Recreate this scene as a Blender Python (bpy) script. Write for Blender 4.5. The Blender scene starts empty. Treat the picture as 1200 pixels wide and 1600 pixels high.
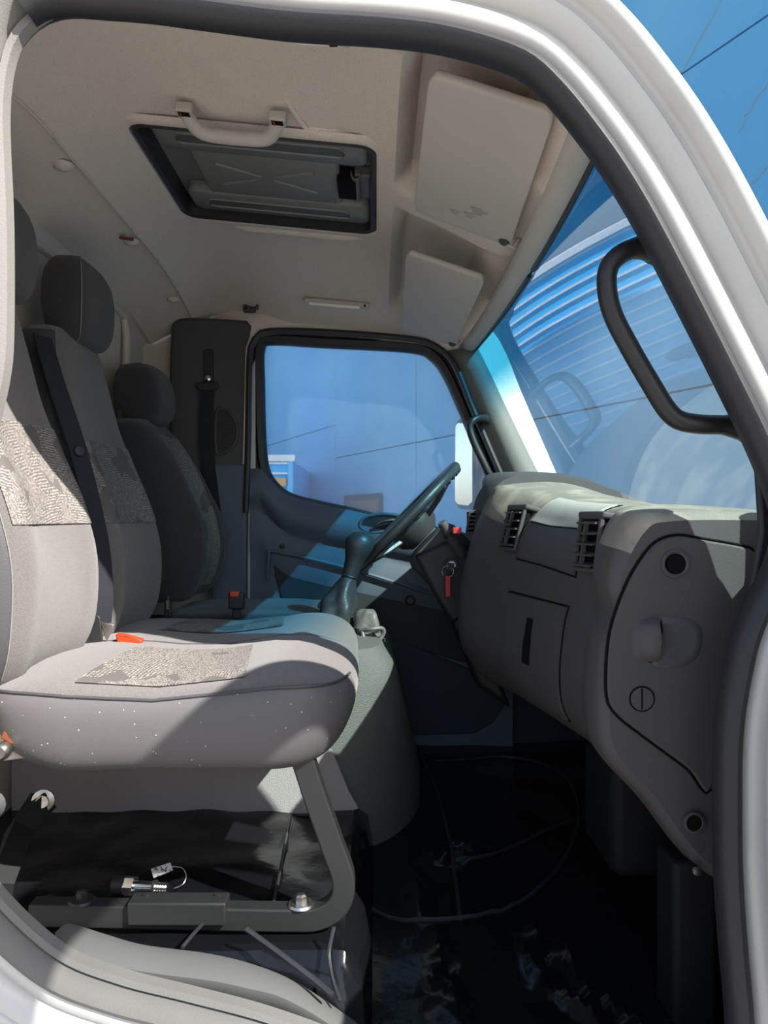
import bpy, bmesh, math, random
from mathutils import Vector, Matrix, noise
random.seed(7)
C = bpy.context.scene.collection
S = bpy.context.scene
F, CX, CY, ZC = 1200.0, 588.0, 808.0, 1.75      # focal length and principal point (1200x1600 frame), eye height above ground
# ------------------------------------------------------------------ camera, sky, sun, exposure
cam_d = bpy.data.cameras.new('camera'); cam = bpy.data.objects.new('camera', cam_d); C.objects.link(cam)
cam.location = (0, 0, ZC); cam.rotation_euler = (math.pi/2, 0, 0)
cam_d.sensor_fit = 'VERTICAL'; cam_d.sensor_height = 24; cam_d.lens = 18
cam_d.shift_x = (600-CX)/1600; cam_d.shift_y = (CY-800)/1600; cam_d.clip_start = .01
S.camera = cam
SUN = Vector((-.86, .78, -1.0)).normalized()     # direction the sunlight travels
w = bpy.data.worlds.new('sky'); S.world = w; w.use_nodes = True
nt = w.node_tree; bg = nt.nodes['Background']
sky = nt.nodes.new('ShaderNodeTexSky'); sky.sky_type = 'NISHITA'; sky.sun_disc = False
sky.sun_elevation = math.asin(-SUN.z); sky.sun_rotation = math.atan2(-SUN.x, -SUN.y)
sky.air_density = 1.0; sky.dust_density = 1.5
nt.links.new(sky.outputs[0], bg.inputs[0]); bg.inputs[1].default_value = 0.17
sd = bpy.data.lights.new('sun', 'SUN'); sun = bpy.data.objects.new('sun', sd); C.objects.link(sun)
sd.energy = 9.0; sd.angle = .0093; sd.color = (1, .95, .88)
sun.rotation_euler = SUN.to_track_quat('-Z', 'Y').to_euler(); sun.location = (3, -3, 6)
S.view_settings.view_transform = 'Standard'; S.view_settings.look = 'None'
S.view_settings.gamma = 1; S.view_settings.use_curve_mapping = False
S.view_settings.exposure = 0.65

# ------------------------------------------------------------------ helpers
def P(px, py, Y): return Vector(((px-CX)/F*Y, Y, (CY-py)/F*Y))
def lerp(a, b, t): return a+(b-a)*t
def cr(p, t):                                   # Catmull-Rom through a list of Vectors/tuples, t in 0..len-1
    n = len(p); i = max(0, min(n-2, int(t))); f = t-i
    a, b, c, d = p[max(i-1, 0)], p[i], p[i+1], p[min(i+2, n-1)]
    return [.5*((2*b[k])+(-a[k]+c[k])*f+(2*a[k]-5*b[k]+4*c[k]-d[k])*f*f+(-a[k]+3*b[k]-3*c[k]+d[k])*f**3) for k in range(len(b))]
def smooth_path(p, n): return [Vector(cr(p, (len(p)-1)*i/(n-1))) for i in range(n)]
def closed_path(p, n):                          # closed, uniform arclength
    q = [p[-1]]+list(p)+[p[0], p[1]]; out = []
    m = len(p)*12
    for i in range(m): out.append(Vector(cr(q, 1+len(p)*i/m)))
    return resample(out, n, True)
def resample(p, n, closed=False):
    pts = list(p)+([p[0]] if closed else []); L = [0]
    for i in range(1, len(pts)): L.append(L[-1]+(pts[i]-pts[i-1]).length)
    out = []; j = 0
    for i in range(n):
        s = L[-1]*i/(n if closed else n-1)
        while j < len(L)-2 and L[j+1] < s: j += 1
        out.append(pts[j].lerp(pts[j+1], (s-L[j])/max(1e-9, L[j+1]-L[j])))
    return out

class MB:
    def __init__(s): s.v = []; s.f = []
    def add(s, vs, fs):
        b = len(s.v); s.v += [Vector(v) for v in vs]; s.f += [tuple(b+i for i in f) for f in fs]; return s
    def grid(s, rows, cu=False, cv=False, caps=False):   # rows of points; cv closes each row, cu closes the rows
        n, m = len(rows), len(rows[0]); b = len(s.v)
        for r in rows: s.v += [Vector(p) for p in r]
        for i in range(n if cu else n-1):
            for j in range(m if cv else m-1):
                i2, j2 = (i+1) % n, (j+1) % m
                s.f.append((b+i*m+j, b+i*m+j2, b+i2*m+j2, b+i2*m+j))
        if caps and cv:
            s.f.append(tuple(b+j for j in range(m))[::-1]); s.f.append(tuple(b+(n-1)*m+j for j in range(m)))
        return s
    def box(s, c, h, rot=None):
        vs = [Vector((x*h[0], y*h[1], z*h[2])) for x in (-1, 1) for y in (-1, 1) for z in (-1, 1)]
        if rot is not None: vs = [rot @ v for v in vs]
        return s.add([v+Vector(c) for v in vs], [(0,1,3,2),(4,6,7,5),(0,4,5,1),(2,3,7,6),(0,2,6,4),(1,5,7,3)])
    def tube(s, path, r, n=10, closed=False, sec=None, up=(0,1,0)):   # r number or list; sec: section points (a,b) instead of a circle
        path = [Vector(p) for p in path]; rows = []; m = len(path)
        U = Vector(up)
        for i, p in enumerate(path):
            a = path[(i-1) % m] if (closed or i > 0) else p; c = path[(i+1) % m] if (closed or i < m-1) else p
            t = (c-a).normalized(); e1 = (U-t*U.dot(t))
            if e1.length < 1e-3: e1 = Vector((1,0,0))-t*t.x
            e1.normalize(); e2 = t.cross(e1)
            rr = r[i] if isinstance(r, (list, tuple)) else r
            if sec: rows.append([p+e1*(x*rr)+e2*(y*rr) for x, y in sec])
            else: rows.append([p+(e1*math.cos(2*math.pi*k/n)+e2*math.sin(2*math.pi*k/n))*rr for k in range(n)])
        return s.grid(rows, cu=closed, cv=True, caps=not closed)
    def lathe(s, prof, o, axis=(0,0,1), n=20, fold=None):   # prof: (r, h) along the axis from o
        ax = Vector(axis).normalized(); e1 = ax.orthogonal().normalized(); e2 = ax.cross(e1); rows = []
        for i, (r, h) in enumerate(prof):
            row = []
            for k in range(n):
                a = 2*math.pi*k/n; rr = r*(1+(fold(a, i/(len(prof)-1)) if fold else 0))
                row.append(Vector(o)+ax*h+(e1*math.cos(a)+e2*math.sin(a))*rr)
            rows.append(row)
        return s.grid(rows, cv=True, caps=True)
    def prism(s, poly, d):                       # polygon of Vectors extruded by d
        n = len(poly); d = Vector(d)
        s.add(list(poly)+[Vector(p)+d for p in poly], [tuple(range(n)), tuple(range(2*n-1, n-1, -1))]+[(i, n+i, n+(i+1) % n, (i+1) % n) for i in range(n)])
        return s
    def build(s, name, m, parent=None, bevel=0, seg=3, sub=0, flat=False, ang=40, solid=0, fix=True):
        me = bpy.data.meshes.new(name); o = bpy.data.objects.new(name, me)
        off = Vector((0,0,ZC)) if parent is None else Vector((0,0,ZC))-world_loc(parent)
        me.from_pydata([v+off for v in s.v], [], s.f)
        bm = bmesh.new(); bm.from_mesh(me)
        if fix: bmesh.ops.recalc_face_normals(bm, faces=bm.faces)
        bm.to_mesh(me); bm.free()
        if not flat:
            me.polygons.foreach_set('use_smooth', [True]*len(me.polygons)); me.set_sharp_from_angle(angle=math.radians(ang))
        me.materials.append(m); C.objects.link(o)
        if parent: o.parent = parent
        if bevel:
            b = o.modifiers.new('bevel', 'BEVEL'); b.width = bevel; b.segments = seg; b.limit_method = 'ANGLE'; b.angle_limit = math.radians(35)
        if sub:
            b = o.modifiers.new('sub', 'SUBSURF'); b.levels = sub; b.render_levels = sub
        if solid:
            b = o.modifiers.new('solid', 'SOLIDIFY'); b.thickness = solid; b.offset = 0
        return o
def world_loc(o):
    v = Vector((0,0,0))
    while o: v += o.location; o = o.parent
    return v
def tag(o, label, cat, group=None, kind=None):
    if label: o['label'] = label
    if cat: o['category'] = cat
    if group: o['group'] = group
    if kind: o['kind'] = kind
    return o
def thing(name, loc, label, cat, group=None):
    o = bpy.data.objects.new(name, None); C.objects.link(o); o.location = Vector(loc)+Vector((0,0,ZC)); o.empty_display_size = .05
    return tag(o, label, cat, group)
def setting(name, loc=(0,0,0), label=None):
    o = bpy.data.objects.new(name, None); C.objects.link(o); o.location = Vector(loc)+Vector((0,0,ZC)); o['kind'] = 'structure'
    if label: o['label'] = label
    return o
def struct(o, label=None):
    o['kind'] = 'structure'
    if label: o['label'] = label
    return o

# ------------------------------------------------------------------ materials
def mat(name, col, rough=.5, spec=.5, metal=0, bump=None, var=None, speck=None, coat=0, sheen=0):
    m = bpy.data.materials.new(name); m.use_nodes = True; t = m.node_tree; b = t.nodes['Principled BSDF']
    b.inputs['Base Color'].default_value = (*col, 1); b.inputs['Roughness'].default_value = rough
    b.inputs['Metallic'].default_value = metal; b.inputs['Specular IOR Level'].default_value = spec
    b.inputs['Coat Weight'].default_value = coat; b.inputs['Coat Roughness'].default_value = .05
    b.inputs['Sheen Weight'].default_value = sheen
    tc = t.nodes.new('ShaderNodeTexCoord'); L = t.links.new; colout = None
    def nz(scale, det=3):
        n = t.nodes.new('ShaderNodeTexNoise'); n.inputs['Scale'].default_value = scale; n.inputs['Detail'].default_value = det
        L(tc.outputs['Object'], n.inputs['Vector']); return n
    if var:                                     # (scale, second colour, lo, hi)
        n = nz(var[0], 5); mp = t.nodes.new('ShaderNodeMapRange'); mp.inputs[1].default_value = var[2]; mp.inputs[2].default_value = var[3]
        L(n.outputs['Fac'], mp.inputs[0]); mx = t.nodes.new('ShaderNodeMixRGB'); mx.inputs[1].default_value = (*col, 1); mx.inputs[2].default_value = (*var[1], 1)
        L(mp.outputs[0], mx.inputs[0]); colout = mx.outputs[0]
    if speck:                                   # (scale, colour, radius)
        v = t.nodes.new('ShaderNodeTexVoronoi'); v.inputs['Scale'].default_value = speck[0]; L(tc.outputs['Object'], v.inputs['Vector'])
        lt = t.nodes.new('ShaderNodeMath'); lt.operation = 'LESS_THAN'; lt.inputs[1].default_value = speck[2]; L(v.outputs['Distance'], lt.inputs[0])
        mx = t.nodes.new('ShaderNodeMixRGB'); mx.inputs[1].default_value = (*col, 1); mx.inputs[2].default_value = (*speck[1], 1)
        if colout: L(colout, mx.inputs[1])
        L(lt.outputs[0], mx.inputs[0]); colout = mx.outputs[0]
    if colout: L(colout, b.inputs['Base Color'])
    if bump:                                    # (scale, strength, [type])
        if len(bump) > 2 and bump[2] == 'v':
            n = t.nodes.new('ShaderNodeTexVoronoi'); n.inputs['Scale'].default_value = bump[0]; L(tc.outputs['Object'], n.inputs['Vector']); o = n.outputs['Distance']
        else: o = nz(bump[0]).outputs['Fac']
        bp = t.nodes.new('ShaderNodeBump'); bp.inputs['Strength'].default_value = bump[1]; bp.inputs['Distance'].default_value = .004
        L(o, bp.inputs['Height']); L(bp.outputs[0], b.inputs['Normal'])
    return m
def pattern_mat(name, base, line):              # woven fabric with broken slanting scribble bands
    m = mat(name, base, .9, .2, bump=(700, .25)); t = m.node_tree; L = t.links.new; b = t.nodes['Principled BSDF']
    tc = t.nodes.new('ShaderNodeTexCoord')
    def wave(rot, scale, dist):
        mp = t.nodes.new('ShaderNodeMapping'); mp.inputs['Rotation'].default_value = rot; L(tc.outputs['Object'], mp.inputs[0])
        w = t.nodes.new('ShaderNodeTexWave'); w.inputs['Scale'].default_value = scale; w.inputs['Distortion'].default_value = dist
        w.inputs['Detail'].default_value = 3; w.inputs['Detail Scale'].default_value = 2.5; L(mp.outputs[0], w.inputs[0]); return w.outputs['Fac']
    def node(op, a, bb=None, c=None):
        n = t.nodes.new('ShaderNodeMath'); n.operation = op
        for i, x in enumerate((a, bb, c)):
            if x is None: continue
            if isinstance(x, (int, float)): n.inputs[i].default_value = x
            else: L(x, n.inputs[i])
        return n.outputs[0]
    v = t.nodes.new('ShaderNodeTexVoronoi'); v.inputs['Scale'].default_value = 24; v.inputs['Randomness'].default_value = 1
    L(tc.outputs['Object'], v.inputs['Vector']); sep = t.nodes.new('ShaderNodeSeparateColor'); L(v.outputs['Color'], sep.inputs[0])
    a = wave((.5, .9, .5), 95, 5); c = wave((-.7, .3, -.9), 120, 8)
    sel = node('GREATER_THAN', sep.outputs[0], .5)
    sc = node('ADD', node('MULTIPLY', a, sel), node('MULTIPLY', c, node('SUBTRACT', 1, sel)))
    n = t.nodes.new('ShaderNodeTexNoise'); n.inputs['Scale'].default_value = 230; L(tc.outputs['Object'], n.inputs['Vector'])
    f = node('MULTIPLY', node('GREATER_THAN', sc, .60), node('GREATER_THAN', n.outputs['Fac'], .43))
    f = node('MULTIPLY', f, node('GREATER_THAN', sep.outputs[1], .12))
    mx = t.nodes.new('ShaderNodeMixRGB'); mx.inputs[1].default_value = (*base, 1); mx.inputs[2].default_value = (*line, 1)
    L(f, mx.inputs[0]); L(mx.outputs[0], b.inputs['Base Color']); return m
def glass_mat(name, clear, band=None, z0=0, z1=1, dust=.04, ior=1.5):   # one coat of thin glass: tinted transmission, Fresnel mirror on the outward faces, a film of dust
    m = bpy.data.materials.new(name); m.use_nodes = True; t = m.node_tree; L = t.links.new; t.nodes.clear()
    out = t.nodes.new('ShaderNodeOutputMaterial'); tr = t.nodes.new('ShaderNodeBsdfTransparent'); gl = t.nodes.new('ShaderNodeBsdfGlossy'); gl.inputs['Roughness'].default_value = 0
    tr.inputs[0].default_value = (*clear, 1)
    if band:
        tc = t.nodes.new('ShaderNodeTexCoord'); sp = t.nodes.new('ShaderNodeSeparateXYZ'); L(tc.outputs['Object'], sp.inputs[0])
        mp = t.nodes.new('ShaderNodeMapRange'); mp.inputs[1].default_value = z0; mp.inputs[2].default_value = z1; L(sp.outputs[2], mp.inputs[0])
        mx = t.nodes.new('ShaderNodeMixRGB'); mx.inputs[1].default_value = (*clear, 1); mx.inputs[2].default_value = (*band, 1)
        L(mp.outputs[0], mx.inputs[0]); L(mx.outputs[0], tr.inputs[0])
    fr = t.nodes.new('ShaderNodeFresnel'); fr.inputs[0].default_value = ior; ge = t.nodes.new('ShaderNodeNewGeometry')
    iv = t.nodes.new('ShaderNodeMath'); iv.operation = 'SUBTRACT'; iv.inputs[0].default_value = 1; L(ge.outputs['Backfacing'], iv.inputs[1])
    mu = t.nodes.new('ShaderNodeMath'); mu.operation = 'MULTIPLY'; L(fr.outputs[0], mu.inputs[0]); L(iv.outputs[0], mu.inputs[1])
    m1 = t.nodes.new('ShaderNodeMixShader'); L(mu.outputs[0], m1.inputs[0]); L(tr.outputs[0], m1.inputs[1]); L(gl.outputs[0], m1.inputs[2])
    last = m1
    if dust:
        tl = t.nodes.new('ShaderNodeBsdfTranslucent'); tl.inputs[0].default_value = (.9, .9, .88, 1)
        tc2 = t.nodes.new('ShaderNodeTexCoord'); nz = t.nodes.new('ShaderNodeTexNoise'); nz.inputs['Scale'].default_value = 1.5; nz.inputs['Detail'].default_value = 3; L(tc2.outputs['Object'], nz.inputs['Vector'])
        mp2 = t.nodes.new('ShaderNodeMapRange'); mp2.inputs[1].default_value = .3; mp2.inputs[2].default_value = .7; mp2.inputs[3].default_value = dust*.5; mp2.inputs[4].default_value = dust*1.4; L(nz.outputs['Fac'], mp2.inputs[0])
        m2 = t.nodes.new('ShaderNodeMixShader'); du_ = t.nodes.new('ShaderNodeMath'); du_.operation = 'MULTIPLY'; L(mp2.outputs[0], du_.inputs[0]); L(iv.outputs[0], du_.inputs[1]); L(du_.outputs[0], m2.inputs[0]); L(m1.outputs[0], m2.inputs[1]); L(tl.outputs[0], m2.inputs[2]); last = m2
    L(last.outputs[0], out.inputs[0]); return m

M = dict(
    paint=mat('white_paint', (.52,.51,.49), .28, .5, coat=.3, var=(6, (.46,.45,.43), .5, .8)),
    bead=mat('grey_flange', (.15,.145,.135), .6, .3, bump=(350, .15)),
    rubber=mat('black_rubber', (.022,.022,.026), .5, .4, bump=(300, .1)),
    liner=mat('headliner', (.68,.60,.53), .95, .1, bump=(330, .55), var=(260, (.52,.46,.40), .55, .75)),
    rearliner=mat('rear_panel', (.60,.54,.48), .9, .1, bump=(300, .3)),
    visor=mat('visor_vinyl', (.48,.445,.405), .7, .2, bump=(500, .08)),
    plastic=mat('grey_plastic', (.062,.060,.063), .55, .35, bump=(900, .25, 'v')),
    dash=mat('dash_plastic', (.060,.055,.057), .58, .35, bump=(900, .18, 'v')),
    dashtop=mat('dash_dusty_sunlit', (.20,.185,.16), .7, .3, bump=(650, .3, 'v'), var=(14, (.36,.315,.25), .48, .7)),  # settled dust, made paler still for the sunlight on the top
    lid=mat('tray_lid_sunlit', (.45,.45,.41), .7, .3, bump=(650, .3, 'v')),  # same dark plastic, with the sunlight on the lid put into a pale colour
    duct=mat('duct_black', (.006,.006,.007), .7, .2),
    dark=mat('dark_plastic', (.018,.018,.02), .5, .4),
    black=mat('hole_black', (.004,.004,.004), .8, .1),
    door=mat('door_plastic', (.085,.105,.135), .55, .35, bump=(800, .2, 'v')),
    pocket=mat('recess_shade', (.022,.024,.028), .6, .3),  # dark tone painted in for the shade inside the pocket and handle cup
    pillar=mat('pillar_trim', (.16,.163,.152), .65, .3, bump=(700, .1)),
    kick=mat('kick_carpet', (.05,.06,.075), .9, .1, bump=(500, .4)),
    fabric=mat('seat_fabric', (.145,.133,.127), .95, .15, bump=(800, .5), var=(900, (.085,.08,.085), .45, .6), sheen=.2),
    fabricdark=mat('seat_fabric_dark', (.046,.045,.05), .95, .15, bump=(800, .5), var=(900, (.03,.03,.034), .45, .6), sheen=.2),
    vinyl=mat('seat_vinyl', (.10,.094,.097), .5, .35, bump=(450, .12), speck=(75, (.55,.53,.5), .075)),
    vinyldark=mat('seat_vinyl_side', (.05,.05,.056), .45, .4, bump=(450, .12)),
    pattern=pattern_mat('seat_pattern', (.11,.10,.096), (.30,.28,.25)),
    thread=mat('thread', (.20,.195,.19), .8, .2),
    mat_=mat('floor_vinyl', (.006,.0065,.008), .16, .35, bump=(28, .35)),
    piping=mat('mat_piping', (.03,.03,.034), .4, .4),
    hump=mat('engine_cover', (.10,.10,.092), .55, .35, bump=(420, .5, 'v')),
    humpside=mat('engine_cover_side', (.29,.255,.25), .75, .25, bump=(420, .35, 'v')),
    frame=mat('seat_frame_paint', (.02,.021,.021), .45, .4, bump=(120, .08)),
    steel=mat('steel', (.55,.53,.5), .35, .5, 1, var=(60, (.3,.2,.12), .5, .75)),
    chrome=mat('bright_steel', (.75,.75,.75), .2, .5, 1),
    rust=mat('rust', (.16,.05,.018), .8, .2),
    red=mat('red_plastic', (.55,.05,.015), .4, .5),
    tagred=mat('tag_red', (.42,.03,.035), .45, .4),
    belt=mat('belt_webbing', (.02,.022,.03), .8, .2, bump=(900, .4)),
    leather=mat('black_leather', (.035,.037,.038), .38, .5, bump=(220, .2)),
    hatch=mat('hatch_plastic', (.17,.175,.165), .45, .4, bump=(500, .1)),
    cream=mat('cream_plastic', (.42,.39,.35), .5, .4),
    lens=mat('lamp_lens', (.75,.73,.66), .25, .5),
    bluewall=mat('blue_wall', (.115,.36,.60), .8, .25, bump=(25, .1), var=(1.2, (.15,.41,.62), .4, .7)),
    joint=mat('wall_joint', (.02,.08,.16), .9, .1),
    crack=mat('wall_crack', (.25,.36,.45), .9, .1),
    corr=mat('corrugated_blue', (.05,.50,.96), .45, .4, var=(2.5, (.09,.56,.97), .4, .7)),
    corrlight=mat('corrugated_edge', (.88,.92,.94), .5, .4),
    yellow=mat('yellow_plastic', (.75,.42,.08), .5, .4),
    ground=mat('concrete_ground', (.33,.31,.285), .9, .2, bump=(20, .2), var=(2, (.27,.25,.23), .4, .7)),
    mirror=mat('mirror_glass', (.9,.9,.9), .02, .5, 1),
    sign=mat('sign_brown', (.16,.10,.07), .7, .3),
    paper=mat('paper_tag', (.6,.6,.58), .7, .2, var=(160, (.12,.12,.12), .55, .58)),
    stain=mat('stain', (.36,.335,.30), .9, .1),
)
M['wind'] = glass_mat('windscreen_glass', (.84,.945,.945), (.13,.49,.66), .06, .19, dust=.03, ior=2.3)
M['pane'] = glass_mat('door_glass', (.96,.98,.99), dust=.34)

# ================================================================== outside: ground, wall, blue body
struct(MB().box((0, 6, -1.80), (40, 40, .05)).build('floor_yard', M['ground']), 'pale concrete yard around the truck')
wd = Vector((-.446, 1, 0)).normalized(); wn = Vector((-.913, -.407, 0)).normalized()   # the wall's direction and its face
def W(s, z, o=0): return Vector((0, 8, 0))+wd*s+Vector((0, 0, z))+wn*o
wall = setting('wall_outside', (0, 8, -1.75), 'tall blue painted yard wall beyond the windscreen')
MB().prism([W(-9, -1.75, -.03), W(14, -1.75, -.03), W(14, 3.25, -.03), W(-9, 3.25, -.03)], -wn*.25).build('wall_core', M['joint'], wall)
g = .006
for (s0, s1, zs) in ((-9, -.91, (-1.75, .697, 2.44, 3.25)), (-.91, 1.19, (-1.75, .697, 2.44, 3.25)), (1.19, 14, (-1.75, 1.09, 2.9, 3.25))):
    for z0, z1 in zip(zs, zs[1:]):
        MB().prism([W(s0+g, z0+g), W(s1-g, z0+g), W(s1-g, z1-g), W(s0+g, z1-g)], -wn*.04).build('wall_panel', M['bluewall'], wall)
def crack(pts, r=.004):
    path = []
    for a, b in zip(pts, pts[1:]):
        for i in range(6):
            t = i/6; path.append(W(lerp(a[0], b[0], t)+random.uniform(-.02, .02), lerp(a[1], b[1], t)+random.uniform(-.02, .02), .001))
    path.append(W(*pts[-1], .001)); return MB().tube(path, r, 5)
for pts, r in (([(-4.75, 3.1), (-4.72, 2.6), (-4.78, 2.2), (-4.72, 1.9), (-4.8, 1.5)], .006), ([(-4.78, 2.2), (-4.6, 2.05), (-4.5, 1.95)], .004),
               ([(-4.85, 3.0), (-4.9, 2.7), (-4.88, 2.45)], .007), ([(-4.75, 1.75), (-4.55, 1.65), (-4.4, 1.4)], .004), ([(-4.45, 2.75), (-4.1, 2.45), (-3.9, 2.3)], .004)):
    crack(pts, r).build('crack', M['crack'], wall)
# brown framed sign on the wall (seen low through the driver's window)
def on_wall(px):                                 # distance along the wall under a sight line
    k = (px-CX)/F; Y = 3.568/(.446+k); return (Y-8)/.913
sg = thing('wall_sign', W(on_wall(571), -.2), 'brown sign in a dark frame on the blue wall below the driver window', 'sign')
s0, s1 = on_wall(599), on_wall(544); zt = .235; zt = (CY-773)/F*8.4
MB().prism([W(s0, -.5, .01), W(s1, -.5, .01), W(s1, zt, .01), W(s0, zt, .01)], wn*.04).build('sign_frame', M['dark'], sg)
MB().prism([W(s0+.03, -.47, .05), W(s1-.05, -.47, .05), W(s1-.05, zt-.07, .05), W(s0+.03, zt-.07, .05)], wn*.01).build('sign_panel', M['sign'], sg)
# corrugated blue cargo body standing at the rear left, seen through the driver's window and mirrored in the windscreen
cb = thing('cargo_body', (-3.4, 8.6, -1.75), 'bright blue corrugated cargo body parked beyond the driver window', 'container')
x0, x1, y0 = -6.2, -.86, 8.0; zb, zt = -1.2, .58
rows = []; n = 17
prof = []
for i in range(n):
    a = zb+(zt-zb)*i/n; h = (zt-zb)/n
    prof += [(a, 0), (a+h*.62, 0), (a+h*.68, -.028), (a+h*.92, -.028), (a+h*.98, 0)]
rows = [[Vector((x, y0+d, z)) for z, d in prof] for x in (x0, x1)]
MB().grid(rows).build('corrugated_side', M['corr'], cb, ang=20)
MB().box(((x0+x1)/2, y0+1.1, (zb+zt)/2), ((x1-x0)/2-.002, 1.09, (zt-zb)/2-.002)).build('box_core', M['corr'], cb)
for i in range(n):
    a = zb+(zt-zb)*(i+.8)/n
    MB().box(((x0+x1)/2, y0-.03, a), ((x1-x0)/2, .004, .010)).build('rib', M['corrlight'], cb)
MB().box(((x0+x1)/2, y0-.02, zt+.03), ((x1-x0)/2+.02, .05, .035)).build('top_rail', M['corrlight'], cb, bevel=.01)
MB().box((x1-.03, y0-.03, (zb+zt)/2), (.03, .03, (zt-zb)/2)).build('corner_post', M['corr'], cb, bevel=.008)
MB().box((x1-.13, y0-.06, .36), (.06, .03, .045)).build('marker_lamp', M['yellow'], cb, bevel=.01)
MB().box((-3.5, y0+1.1, -1.4), (2.4, .8, .12)).build('chassis', M['dark'], cb)
for x in (-5.2, -1.8):
    MB().lathe([(.10,-.12),(.26,-.13),(.35,-.09),(.36,.0),(.35,.09),(.26,.13),(.10,.12)], (x, y0+.5, -1.39), (0,1,0), 28).build('wheel', M['rubber'], cb)

# ================================================================== cab shell
# ---- headliner
def ceil_z(X, Y):
    z = .80
    if Y < 1.5: z -= .115*((1.5-Y)/.45)**2.0
    if Y > 2.2: z -= .165*((Y-2.2)/.52)**1.7*(1-.55*max(0, min(1, (-.3-X)/.28)))
    z -= .095*(max(-.66, min(-.05, X))+.25)
    if X > -.05: z -= .19*((X+.05)/.41)**1.2*(1 if z > .78 else max(.25, (z-.60)/.2))
    for (ya, yb) in ((1.12, 1.76), (1.85, 2.56)):
        if ya < Y < yb and .05 < X < .29: z += .065*min(1, (X-.05)/.03)*min(1, (.29-X)/.03)*min(1, (Y-ya)/.03)*min(1, (yb-Y)/.05)
    if X < -.45: z -= .082*min(1, (-.45-X)/.19)**2
    if X < -.64: z -= .065*((-.64-X)/.16)**1.3
    return z
HX0, HX1, HY0, HY1 = -.525, .005, 1.585, 2.09
xs = sorted(set([-.80+.02*i for i in range(60) if -.80+.02*i < .340]+[HX0, HX1, -.645, -.635, .345]))
ys = sorted(set([1.05+.02*i for i in range(86) if 1.05+.02*i < 2.73]+[HY0, HY1, 2.73]))
def wx(Y, X): s = (Y-1.87)/.8; return X+(.03*(1-s*s) if X > .3 else 0)
mb = MB(); idx = {}
for i, x in enumerate(xs):
    for j, y in enumerate(ys):
        zz = ceil_z(x, y)
        if abs(x+.64) < .006 and -.645 < x < -.639: zz += .0
        idx[i, j] = len(mb.v); mb.v.append(Vector((wx(y, x), y, zz)))
for i in range(len(xs)-1):
    for j in range(len(ys)-1):
        if HX0-1e-6 <= xs[i] and xs[i+1] <= HX1+1e-6 and HY0-1e-6 <= ys[j] and ys[j+1] <= HY1+1e-6: continue
        mb.f.append((idx[i,j], idx[i,j+1], idx[i+1,j+1], idx[i+1,j]))
ceil = struct(mb.build('ceiling', M['liner'], fix=False), 'beige grained cab headliner')
# seam bead between roof and rear panel of the liner
MB().tube([Vector((-.64, y, ceil_z(-.64, y)-.001)) for y in ys], .0032, 6).build('seam_bead', M['rearliner'], ceil)
for y in (1.63, 2.08, 2.52):                     # moulded finger dimples along the seam
    c = Vector((-.665, y, ceil_z(-.665, y)-.002)); MB().lathe([(.001,0),(.022,0),(.020,-.006),(.012,-.012),(.001,-.014)], c, (0,0,1), 14).build('clip_cap', M['rearliner'], ceil)
c = Vector((-.66, 2.03, ceil_z(-.66, 2.03)-.016)); MB().box(c, (.018,.006,.003), Matrix.Rotation(.5,3,'Z')).build('rust_mark', M['rust'], ceil, bevel=.002)
for (ya, yb, dx) in ((2.145, 2.145, 0),):
    path = [Vector((x, 2.15, ceil_z(x, 2.15)+.002)) for x in (-.40, -.36, -.2, -.08, -.04)]
    MB().tube(path, [.004,.012,.012,.012,.004], 8).build('raised_rib', M['liner'], ceil)
path = [Vector((x, y, ceil_z(x, y)+.003)) for x, y in ((-.17,1.46),(-.155,1.52),(-.14,1.56),(-.08,1.565),(-.03,1.57))]
MB().tube(path, [.006,.010,.010,.010,.004], 8).build('raised_rib', M['liner'], ceil)
# outer roof skin, closes the cab from above
rows = []
for i in range(12):
    x = -.95+i*(1.22/11); rows.append([Vector((x, 1.07+j*(1.66/13), .90-.12*abs((j-6.5)/6.5)**4-.22*max(0, (x-.05)/.3)**2)) for j in range(14)])
struct(MB().grid(rows).build('trim_roof', M['paint'], solid=.01), 'white outer roof skin')
# ---- rear wall, with a raised border round a recessed field
mb = MB(); rows = []
for (x, z) in ((-.80, ceil_z(-.8, 1.8)), (-.815, .66), (-.83, .6), (-.84, .4), (-.85, 0), (-.86, -.4), (-.86, -.82)):
    rows.append([Vector((x, y, min(z, ceil_z(-.8, y)+.004+.03*(-.8-x)/-.06*0))) for y in [1.05+.1215*i for i in range(15)]])
wr = struct(mb.grid(rows).build('wall_rear', M['rearliner']), 'beige rear wall of the cab behind the seats')
# recessed field drawn by a raised bead border
q = [(1.15,.655),(2.46,.655),(2.50,.62),(2.50,-.1),(1.15,-.1)]
path = resample([Vector((-.812 if z > .3 else -.83, y, z)) for y, z in q], 60, True)
MB().tube(path, .012, 8, True, up=(1,0,0)).build('border_bead', M['rearliner'], wr)
# ---- windscreen, header roll
def ws(Y, v): 
    s = (Y-1.87)/.8; e = 1-s*s
    return Vector((.345+.03*e+v*(.325+.03*e), Y, .58+.005*e-.66*v))
rows = [[ws(1.06+1.62*j/24, i/16) for j in range(25)] for i in range(17)]
win = setting('window_1', (.5, 1.87, .3), 'curved windscreen with blue shade band')
mb = MB(); off = Vector((.9, 0, .44)).normalized()*.005
a = rows; b = [[p+off for p in r] for r in rows]
mb.grid(a); mb.grid([r[::-1] for r in b])
glass = mb.build('pane', M['wind'], win, fix=False)
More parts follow.
